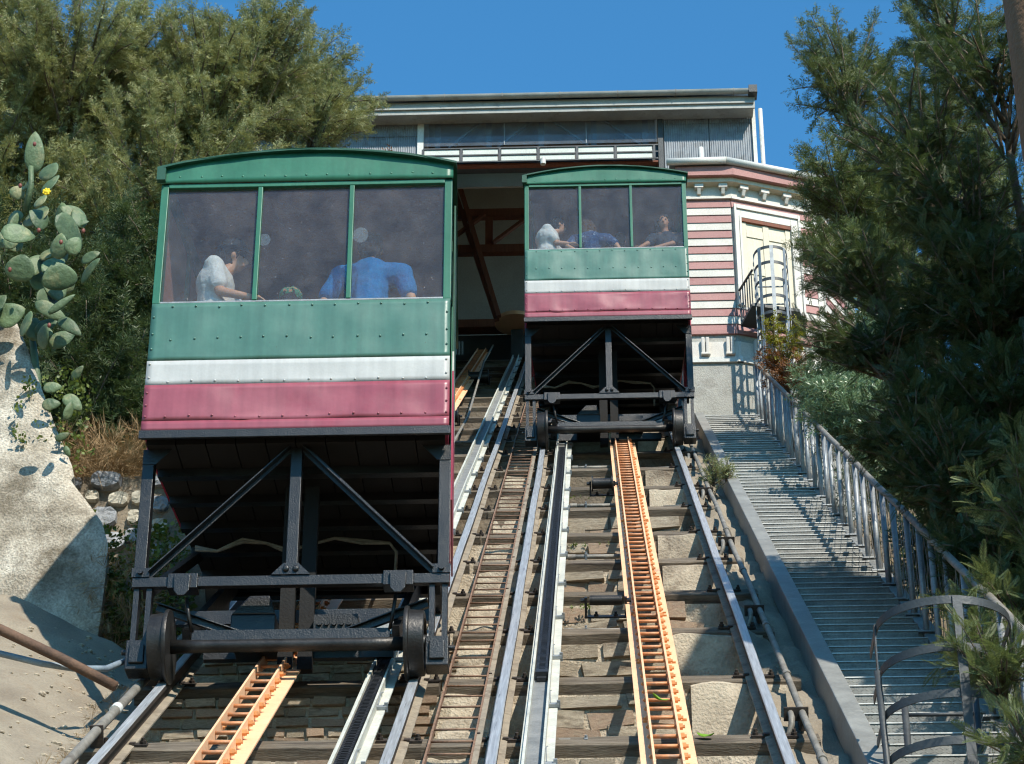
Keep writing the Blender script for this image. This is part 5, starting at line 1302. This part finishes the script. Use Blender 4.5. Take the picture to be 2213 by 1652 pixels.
def plant(name, label, cat, base, lobes, kind, leaf, seed, trunk_r=.08, group=None, bark='bark', smin=.8, smax=1.25, nb=60, step=.055, droop=.0, upb=.35, fork=None, crown='crown'):
    """trunk, limbs to each lobe, branches through each lobe and sprigs along them.
    lobe = (centre, radii, branch-count factor)"""
    r = np.random.default_rng(seed); base = np.array(base, float)
    e = empty(name, base); tag(e, label, cat, group)
    tr_ = MB(); br = MB(); P, D = [], []
    cen = np.mean([np.array(l[0], float) for l in lobes], axis=0)
    fk = np.array(fork, float) if fork is not None else base + (cen - base) * .45 * np.array([.5, .5, 1])
    sub = lambda p: tuple(np.asarray(p) - base)
    tr_.tube([sub(base - [0, 0, .4]), sub(base), sub(base * .6 + fk * .4 + r.normal(0, .05, 3)), sub(fk)], [trunk_r * 1.3, trunk_r * 1.1, trunk_r * .9, trunk_r * .75], 9)
    for (c, rad, fac) in lobes:
        c = np.array(c, float); rad = np.array(rad, float)
        root = c - np.array([0, 0, rad[2] * .55]) + (fk - c) * .12
        m1 = fk * .5 + root * .5 + r.normal(0, .10, 3)
        br.tube([sub(fk), sub(m1), sub(root), sub(c)], [trunk_r * .6, trunk_r * .45, trunk_r * .34, trunk_r * .18], 6)
        for k in range(int(nb * fac)):
            u = r.normal(0, 1, 3); u /= np.linalg.norm(u); u[2] = u[2] * .8 + .15
            q = r.uniform(.55, 1.0) ** .6; end = c + u * rad * q
            t0 = r.uniform(0, 1); st_ = root * (1 - t0) + c * t0 + r.normal(0, .05, 3) * rad
            mid = st_ * .45 + end * .55 + np.array([0, 0, .10 * rad[2]]) + r.normal(0, .07, 3) * rad
            ln = np.linalg.norm(end - st_) + 1e-6
            pts = [st_ * (1 - t) ** 2 + 2 * mid * t * (1 - t) + end * t * t for t in np.linspace(0, 1, 7)]
            br.tube([sub(p) for p in pts], [.014 * (1 - .8 * t) * max(.5, trunk_r / .09) + .0018 for t in np.linspace(0, 1, 7)], 4)
            n = max(3, int(ln / step))
            for t in np.linspace(.22, 1.0, n):
                p = st_ * (1 - t) ** 2 + 2 * mid * t * (1 - t) + end * t * t
                tg = 2 * (1 - t) * (mid - st_) + 2 * t * (end - mid); tg /= np.linalg.norm(tg) + 1e-9
                for _ in range(2 if t < .97 else 3):
                    d = tg * .65 + r.normal(0, .7, 3) + np.array([0, 0, upb - droop])
                    P.append(p + r.normal(0, .012, 3)); D.append(d)
    tr_.obj('trunk', M[bark], e, smooth=True); br.obj('branches', M[bark], e, smooth=True)
    o = scatter(crown, kind, P, D, M[leaf], e, smin, smax, r, base)
    return e

GT = 'trees and bushes left of the tracks'
plant('acacia_tree', 'tall olive green feathery tree at the far left, behind the cactus', 'tree', (-6.6, 23.5, 11.2),
      [((-6.6, 23, 15.6), (1.7, 1.4, 2.3), 1.5), ((-5.6, 22.5, 17.0), (1.5, 1.2, 1.5), 1.1), ((-7.3, 23, 18.2), (1.3, 1.2, 1.2), .5), ((-6.3, 22, 13.2), (1.3, 1.0, 1.3), .8)], 'feather', 'leaf_acacia', 21, .13, GT, nb=120, smin=.5, smax=.95, step=.038)
plant('acacia_tree', 'broad olive green feathery tree above the roof of the nearer car', 'tree', (-4.6, 22.6, 10.9),
      [((-4.5, 22.3, 15.0), (1.45, 1.2, 1.9), 1.5), ((-4.1, 22.4, 16.6), (1.15, 1.0, 1.25), 1.1), ((-5.0, 21.8, 13.2), (1.2, .9, 1.2), .9), ((-3.6, 22.6, 14.3), (.95, .9, 1.2), .9), ((-3.65, 22.5, 17.2), (.85, .8, .9), .55)], 'feather', 'leaf_acacia', 22, .12, GT, nb=120, smin=.5, smax=.95, step=.038)
plant('acacia_tree', 'slender feathery tree leaning right over the station eave', 'tree', (-4.3, 25.6, 13.2),
      [((-3.5, 24.8, 18.6), (.9, .8, 1.0), .6), ((-3.15, 24.6, 18.1), (.75, .6, .75), .45), ((-3.8, 25, 17.0), (.95, .8, 1.1), .8)], 'feather', 'leaf_acacia', 23, .09, GT, nb=90, smin=.5, smax=.95, step=.038)
plant('acacia_bush', 'dark dense bush filling the gap left of the nearer car', 'bush', (-4.5, 20.2, 9.6),
      [((-4.5, 19.9, 11.4), (1.0, .8, 1.3), 1.3), ((-3.9, 20.0, 12.6), (.9, .8, 1.2), 1.1), ((-5.3, 20.2, 12.6), (1.0, .8, 1.3), 1.0), ((-3.75, 19.6, 10.7), (.55, .5, .8), .8)], 'feather', 'leaf_mimosa', 24, .08, GT, nb=80, smin=.8, smax=1.25)
plant('rusty_shrub', 'small shrub with rust brown leaves by the station wall, left of the opening', 'bush', (-3.1, 28.5, 15.5),
      [((-2.95, 28.2, 19.6), (.6, .3, .35), .4), ((-2.6, 28.2, 19.75), (.4, .3, .28), .25)], 'broad', 'leaf_brown', 25, .03, GT, nb=45, smin=.7, smax=1.0, step=.12)
GR = 'trees and bushes right of the staircase'
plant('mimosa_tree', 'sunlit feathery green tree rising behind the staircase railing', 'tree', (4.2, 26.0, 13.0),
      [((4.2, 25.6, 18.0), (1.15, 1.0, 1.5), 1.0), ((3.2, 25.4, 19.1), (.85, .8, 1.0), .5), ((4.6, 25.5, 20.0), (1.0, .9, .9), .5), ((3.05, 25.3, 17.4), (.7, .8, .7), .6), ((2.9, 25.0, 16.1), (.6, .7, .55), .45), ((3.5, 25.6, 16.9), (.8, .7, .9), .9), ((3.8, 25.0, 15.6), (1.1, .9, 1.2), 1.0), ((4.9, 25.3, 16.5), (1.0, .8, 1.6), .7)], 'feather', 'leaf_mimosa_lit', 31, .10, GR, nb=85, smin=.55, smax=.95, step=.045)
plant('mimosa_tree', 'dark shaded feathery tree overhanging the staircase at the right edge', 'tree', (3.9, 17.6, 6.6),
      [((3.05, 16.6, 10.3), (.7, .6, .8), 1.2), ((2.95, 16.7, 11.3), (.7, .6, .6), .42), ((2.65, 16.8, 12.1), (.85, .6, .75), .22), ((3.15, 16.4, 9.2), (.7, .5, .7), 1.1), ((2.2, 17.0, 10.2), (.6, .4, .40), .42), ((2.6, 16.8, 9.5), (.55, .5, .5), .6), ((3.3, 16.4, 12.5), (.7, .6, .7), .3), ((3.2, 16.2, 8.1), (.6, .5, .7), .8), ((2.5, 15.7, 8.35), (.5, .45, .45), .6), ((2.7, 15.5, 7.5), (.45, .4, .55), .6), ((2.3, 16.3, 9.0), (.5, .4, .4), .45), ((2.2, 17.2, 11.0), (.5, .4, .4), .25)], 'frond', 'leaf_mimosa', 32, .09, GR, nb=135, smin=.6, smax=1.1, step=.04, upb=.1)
plant('mimosa_tree', 'young light green feathery plant beside the caged ladder, lower right', 'tree', (2.95, 14.6, 4.9),
      [((2.55, 14.2, 6.6), (.45, .4, .5), .7), ((2.12, 12.6, 5.55), (.26, .2, .28), .35), ((2.25, 12.5, 5.0), (.26, .2, .28), .35), ((2.3, 13.8, 6.1), (.3, .3, .3), .3), ((2.7, 14.2, 7.4), (.4, .35, .5), .6), ((2.75, 13.9, 5.6), (.4, .35, .5), .6)], 'frond', 'leaf_mimosa_lit', 33, .04, GR, nb=75, smin=.75, smax=1.15, step=.06)
plant('laurel_bush', 'glossy pale green bush pushing through the staircase railing', 'bush', (3.1, 25.0, 12.6),
      [((2.9, 24.6, 14.1), (.6, .6, .7), 1.4), ((2.7, 23.2, 13.0), (.45, .5, .55), 1.1), ((3.2, 24.6, 14.8), (.45, .5, .5), .7), ((2.85, 21.5, 11.5), (.4, .6, .5), .8), ((3.2, 22.0, 12.0), (.5, .6, .7), .8)], 'laurel', 'leaf_gloss', 34, .04, GR, nb=85, smin=.8, smax=1.2, step=.07)
plant('autumn_shrub', 'shrub with rust brown leaves at the top of the staircase', 'bush', (2.75, 29.8, 15.9),
      [((2.62, 29.4, 17.25), (.38, .3, .50), 1.0), ((2.95, 29.3, 16.8), (.35, .3, .5), .8)], 'broad', 'leaf_brown', 35, .025, GR, nb=55, smin=.6, smax=.95, step=.10)
plant('autumn_shrub', 'upright shrub tips with yellow green leaves below the upper caged ladder', 'bush', (2.7, 29.6, 16.2),
      [((2.48, 29.4, 17.85), (.14, .14, .42), .35), ((2.78, 29.4, 17.75), (.16, .14, .35), .35), ((2.62, 29.4, 17.5), (.3, .2, .3), .3)], 'broad', 'leaf_shrub', 36, .02, GR, nb=50, smin=.55, smax=.9, step=.10)
plant('laurel_bush', 'dense green undergrowth below the staircase railing on the right', 'bush', (3.4, 18.4, 7.2),
      [((3.0, 18.4, 8.9), (.55, .6, .7), 1.0), ((3.2, 19.6, 10.0), (.6, .6, .8), 1.0), ((3.4, 21, 11.3), (.7, .7, .9), .8)], 'laurel', 'leaf_mimosa', 37, .04, GR, nb=70, smin=.8, smax=1.3, step=.08)
plant('grey_herb', 'small grey green herb growing over the left edge of the staircase', 'plant', tuple(W(1.33, 11.3, -.3)),
      [(tuple(W(1.34, 11.6, .05)), (.11, .16, .20), .6), (tuple(W(1.48, 11.4, .10)), (.10, .12, .16), .4)], 'laurel', 'leaf_acacia', 38, .008, None, nb=40, smin=.35, smax=.6, step=.05)

# ground cover on the left bank
def cover(name, label, cat, kind, leaf, n, fn, seed, smin, smax, upz=.6):
    r = np.random.default_rng(seed); P = np.array([fn(r) for _ in range(n)]); D = r.normal(0, .8, (n, 3)) + np.array([0, -.2, upz])
    o = scatter(name, kind, P, D, M[leaf], None, smin, smax, r); tag(o, label, cat, kind='stuff'); return o
cover('dry_grass', 'dry straw coloured weeds on top of the rubble stone wall', 'grass', 'straw', 'straw', 900, lambda r: (r.uniform(-4.4, -3.1), r.uniform(18.0, 19.0), 9.82 + r.uniform(0, .32) ), 51, .6, 1.2, .35)
cover('dry_grass', 'tangle of dry weeds below the rubble stone wall left of the car', 'grass', 'straw', 'straw', 420, lambda r: (r.uniform(-3.85, -3.2), r.uniform(17.2, 18.1), r.uniform(7.4, 8.6)), 52, .5, 1.0, .0)
cover('ivy', 'yellow green ivy trailing down below the rubble stone wall', 'ivy', 'ivy', 'leaf_ivy', 600, lambda r: (r.uniform(-3.95, -3.15), r.uniform(17.6, 18.2), r.uniform(8.1, 9.12)), 53, .6, 1.1, .1)
cover('ivy', 'leafy green weeds under the prickly pear cactus', 'weeds', 'ivy', 'leaf_ivy', 130, lambda r: (r.uniform(-4.6, -4.05), r.uniform(17.5, 18.0), r.uniform(9.7, 10.5)), 54, .5, 1.0, .2)
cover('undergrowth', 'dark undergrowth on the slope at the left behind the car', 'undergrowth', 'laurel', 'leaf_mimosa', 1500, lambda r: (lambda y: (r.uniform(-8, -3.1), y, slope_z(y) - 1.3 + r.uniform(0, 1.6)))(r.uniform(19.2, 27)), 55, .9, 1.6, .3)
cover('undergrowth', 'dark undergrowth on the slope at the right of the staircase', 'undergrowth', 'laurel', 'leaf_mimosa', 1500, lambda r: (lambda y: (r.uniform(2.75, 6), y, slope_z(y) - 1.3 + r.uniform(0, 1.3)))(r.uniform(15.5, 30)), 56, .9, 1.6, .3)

# ------------------------------------------------------------------ prickly pear
PADS = [[-4.344, 11.694, 0.354, 0.134, -8], [-4.148, 11.277, 0.225, 0.113, 15], [-4.106, 11.227, 0.193, 0.139, 15], [-4.24, 11.01, 0.257, 0.182, 0], [-4.142, 10.939, 0.139, 0.096, 20], [-3.923, 10.907, 0.204, 0.08, 70], [-3.925, 10.744, 0.332, 0.161, 110], [-4.299, 10.685, 0.268, 0.129, 80], [-4.115, 10.647, 0.171, 0.091, 15], [-4.054, 10.545, 0.343, 0.096, 40], [-3.97, 10.543, 0.204, 0.139, 10], [-3.849, 10.513, 0.161, 0.118, 20], [-3.778, 10.472, 0.246, 0.096, 60], [-3.732, 10.457, 0.161, 0.096, 75], [-4.229, 10.309, 0.214, 0.193, 10], [-4.055, 10.187, 0.279, 0.182, 35], [-3.944, 10.263, 0.214, 0.204, -20], [-3.993, 10.003, 0.279, 0.107, 115], [-4.061, 9.9, 0.139, 0.096, 100], [-3.893, 10.0, 0.246, 0.048, 45], [-3.849, 9.883, 0.236, 0.096, 130], [-4.41, 10.946, 0.193, 0.064, 5], [-4.404, 11.221, 0.129, 0.096, 30], [-4.313, 11.232, 0.118, 0.048, 65], [-4.415, 10.769, 0.129, 0.096, 60], [-3.807, 9.322, 0.181, 0.102, 130], [-3.894, 9.14, 0.136, 0.09, 80], [-3.863, 9.048, 0.113, 0.057, 60], [-3.77, 9.111, 0.158, 0.057, 10], [-3.817, 8.917, 0.09, 0.045, 150], [-3.954, 9.418, 0.136, 0.079, 80], [-3.795, 9.575, 0.136, 0.068, 40]]
PADS += [[-4.5, 10.35, .24, .16, 10], [-4.55, 10.6, .22, .15, -20], [-4.35, 10.1, .24, .15, 60], [-4.6, 11.0, .22, .14, -10], [-4.2, 10.5, .2, .14, -30], [-4.02, 9.75, .2, .12, 40]]
_r = random.Random(77)
PADS += [[_r.uniform(-4.5, -3.9), _r.uniform(9.9, 11.1), _r.uniform(.18, .26), _r.uniform(.11, .16), _r.uniform(-90, 90)] for _ in range(16)]
cx = empty('prickly_pear_cactus', (-4.45, 17.4, 10.2)); tag(cx, 'large prickly pear cactus with red fruit growing above the concrete wall', 'cactus')
rp = random.Random(5)
for i, (x, z, ln, w, a) in enumerate(PADS):
    x, z, ln, w = x * 1.082, z * 1.082, ln * 1.08, w * 1.18
    mb = MB(); nu, nv = 16, 12; vs = []
    full = rp.uniform(.8, 1.0)
    for j in range(nv + 1):
        v = j / nv; zz = (v - .5) * ln
        wd = (w / 2) * (math.sin(math.pi * (v ** .72)) ** .62) if 0 < v < 1 else 0.0
        wd = max(wd, .012 if v == 0 else 0.002)
        for k in range(nu):
            t_ = 2 * math.pi * k / nu
            bend = .10 * ln * (v - .5) ** 2 * 4
            vs.append((wd * math.cos(t_) / full, (.010 + .003 * math.sin(3 * v)) * math.sin(t_) * min(1, wd / (w * .25)) + bend * .5 + noise.noise(Vector((i, v * 6, t_))) * .003, zz))
    fs = [(j * nu + k, j * nu + (k + 1) % nu, (j + 1) * nu + (k + 1) % nu, (j + 1) * nu + k) for j in range(nv) for k in range(nu)]
    fs += [tuple(range(nu))[::-1], tuple(nv * nu + k for k in range(nu))]
    mb.add(vs, fs)
    yaw = math.acos(full) * rp.choice((-1, 1)) + rp.uniform(-.15, .15)
    y = 17.3 + rp.uniform(-.16, .22) + max(0, 10 - z) * .12 + (.15 if i % 3 == 0 else 0) + (.2 if i > 37 else 0)
    o = mb.obj('pad', M['cactus'], cx, smooth=True)
    o.location = (x - cx.location.x, y - cx.location.y, z - cx.location.z)
    o.rotation_mode = 'XYZ'; o.rotation_euler = (rp.uniform(-.5, .5), math.radians(a + rp.uniform(-6, 6)), yaw + rp.uniform(-.35, .35))
st_ = MB(); st_.tube([(0.05, .4, -.4), (-.05, .35, .3), (-.12, .3, .7)], [.04, .035, .028], 8)
st_.obj('stem', M['cactus'], cx, smooth=True); st_ = MB(); st_.tube([(-.22, .08, 1.72), (-.19, .03, 1.95), (-.2, 0, 2.12)], [.028, .026, .022], 8)
st_.obj('stem', M['cactus'], cx, smooth=True)
for (x, z) in [(a * 1.082, b * 1.082) for a, b in ((-4.203, 11.366), (-4.276, 10.982), (-4.096, 10.574), (-3.919, 10.463), (-4.28, 10.228), (-3.941, 9.736), (-3.76, 10.56))]:
    mb = MB(); mb.ball((x - cx.location.x, 17.05 - cx.location.y, z - cx.location.z), (.016, .016, .022), 10, 7); mb.obj('fruit', M['fruit'], cx, smooth=True)
mb = MB(); mb.ball((-4.389 - cx.location.x, 17.0 - cx.location.y, 11.775 - cx.location.z), (.028, .024, .024), 9, 6)
for k in range(7): mb.ball((-4.389 + .025 * math.cos(k * .9) - cx.location.x, 16.99 - cx.location.y, 11.778 + .025 * math.sin(k * .9) - cx.location.z), (.012, .006, .012), 6, 4)
mb.obj('flower', M['flower'], cx, smooth=True)

cover('dry_grass', 'dry weeds along the foot of the concrete wall and the left conduit', 'grass', 'straw', 'straw', 120, lambda r: tuple(W(-3.12 - abs(r.normal(0, .10)), r.uniform(-2.5, 1.5), -.16)), 57, .2, .5, .5)
cover('ivy', 'scattered green weeds between the sleepers of the right track', 'weeds', 'ivy', 'leaf_ivy', 26, lambda r: tuple(W(r.uniform(-.3, .2), r.choice([4.4, 8.1, 11.9]) - .05, -.2)), 58, .25, .5, .4)
# weeds along
# two fresh leaves lying on the right track
for (x, s_, n_, a, lab) in ((.40, -.72, .06, .5, 'bright green leaf lying on the rungs of the right orange rack rail'), (.66, -1.06, -.10, -.4, 'bright green leaf on the sleeper right of the orange rack rail')):
    mb = MB(); pts = []
    for k in range(14):
        t_ = 2 * math.pi * k / 14; pts.append((.055 * math.cos(t_), .032 * math.sin(t_) * (1 + .3 * math.cos(t_)), .012 * math.cos(2 * t_)))
    mb.add(pts + [(p[0], p[1], p[2] + .0015) for p in pts], [tuple(range(14))[::-1], tuple(range(14, 28))] + [(k, (k + 1) % 14, 14 + (k + 1) % 14, 14 + k) for k in range(14)])
    M.setdefault('freshleaf', leafmat('fresh_green_leaf', (.16, .34, .02), (.24, .44, .04)))
    o = mb.obj('fallen_leaf', M['freshleaf']); o.location = W(x, s_, n_); o.rotation_euler = (TH - .2, .2, a); tag(o, lab, 'leaf', 'fallen green leaves')
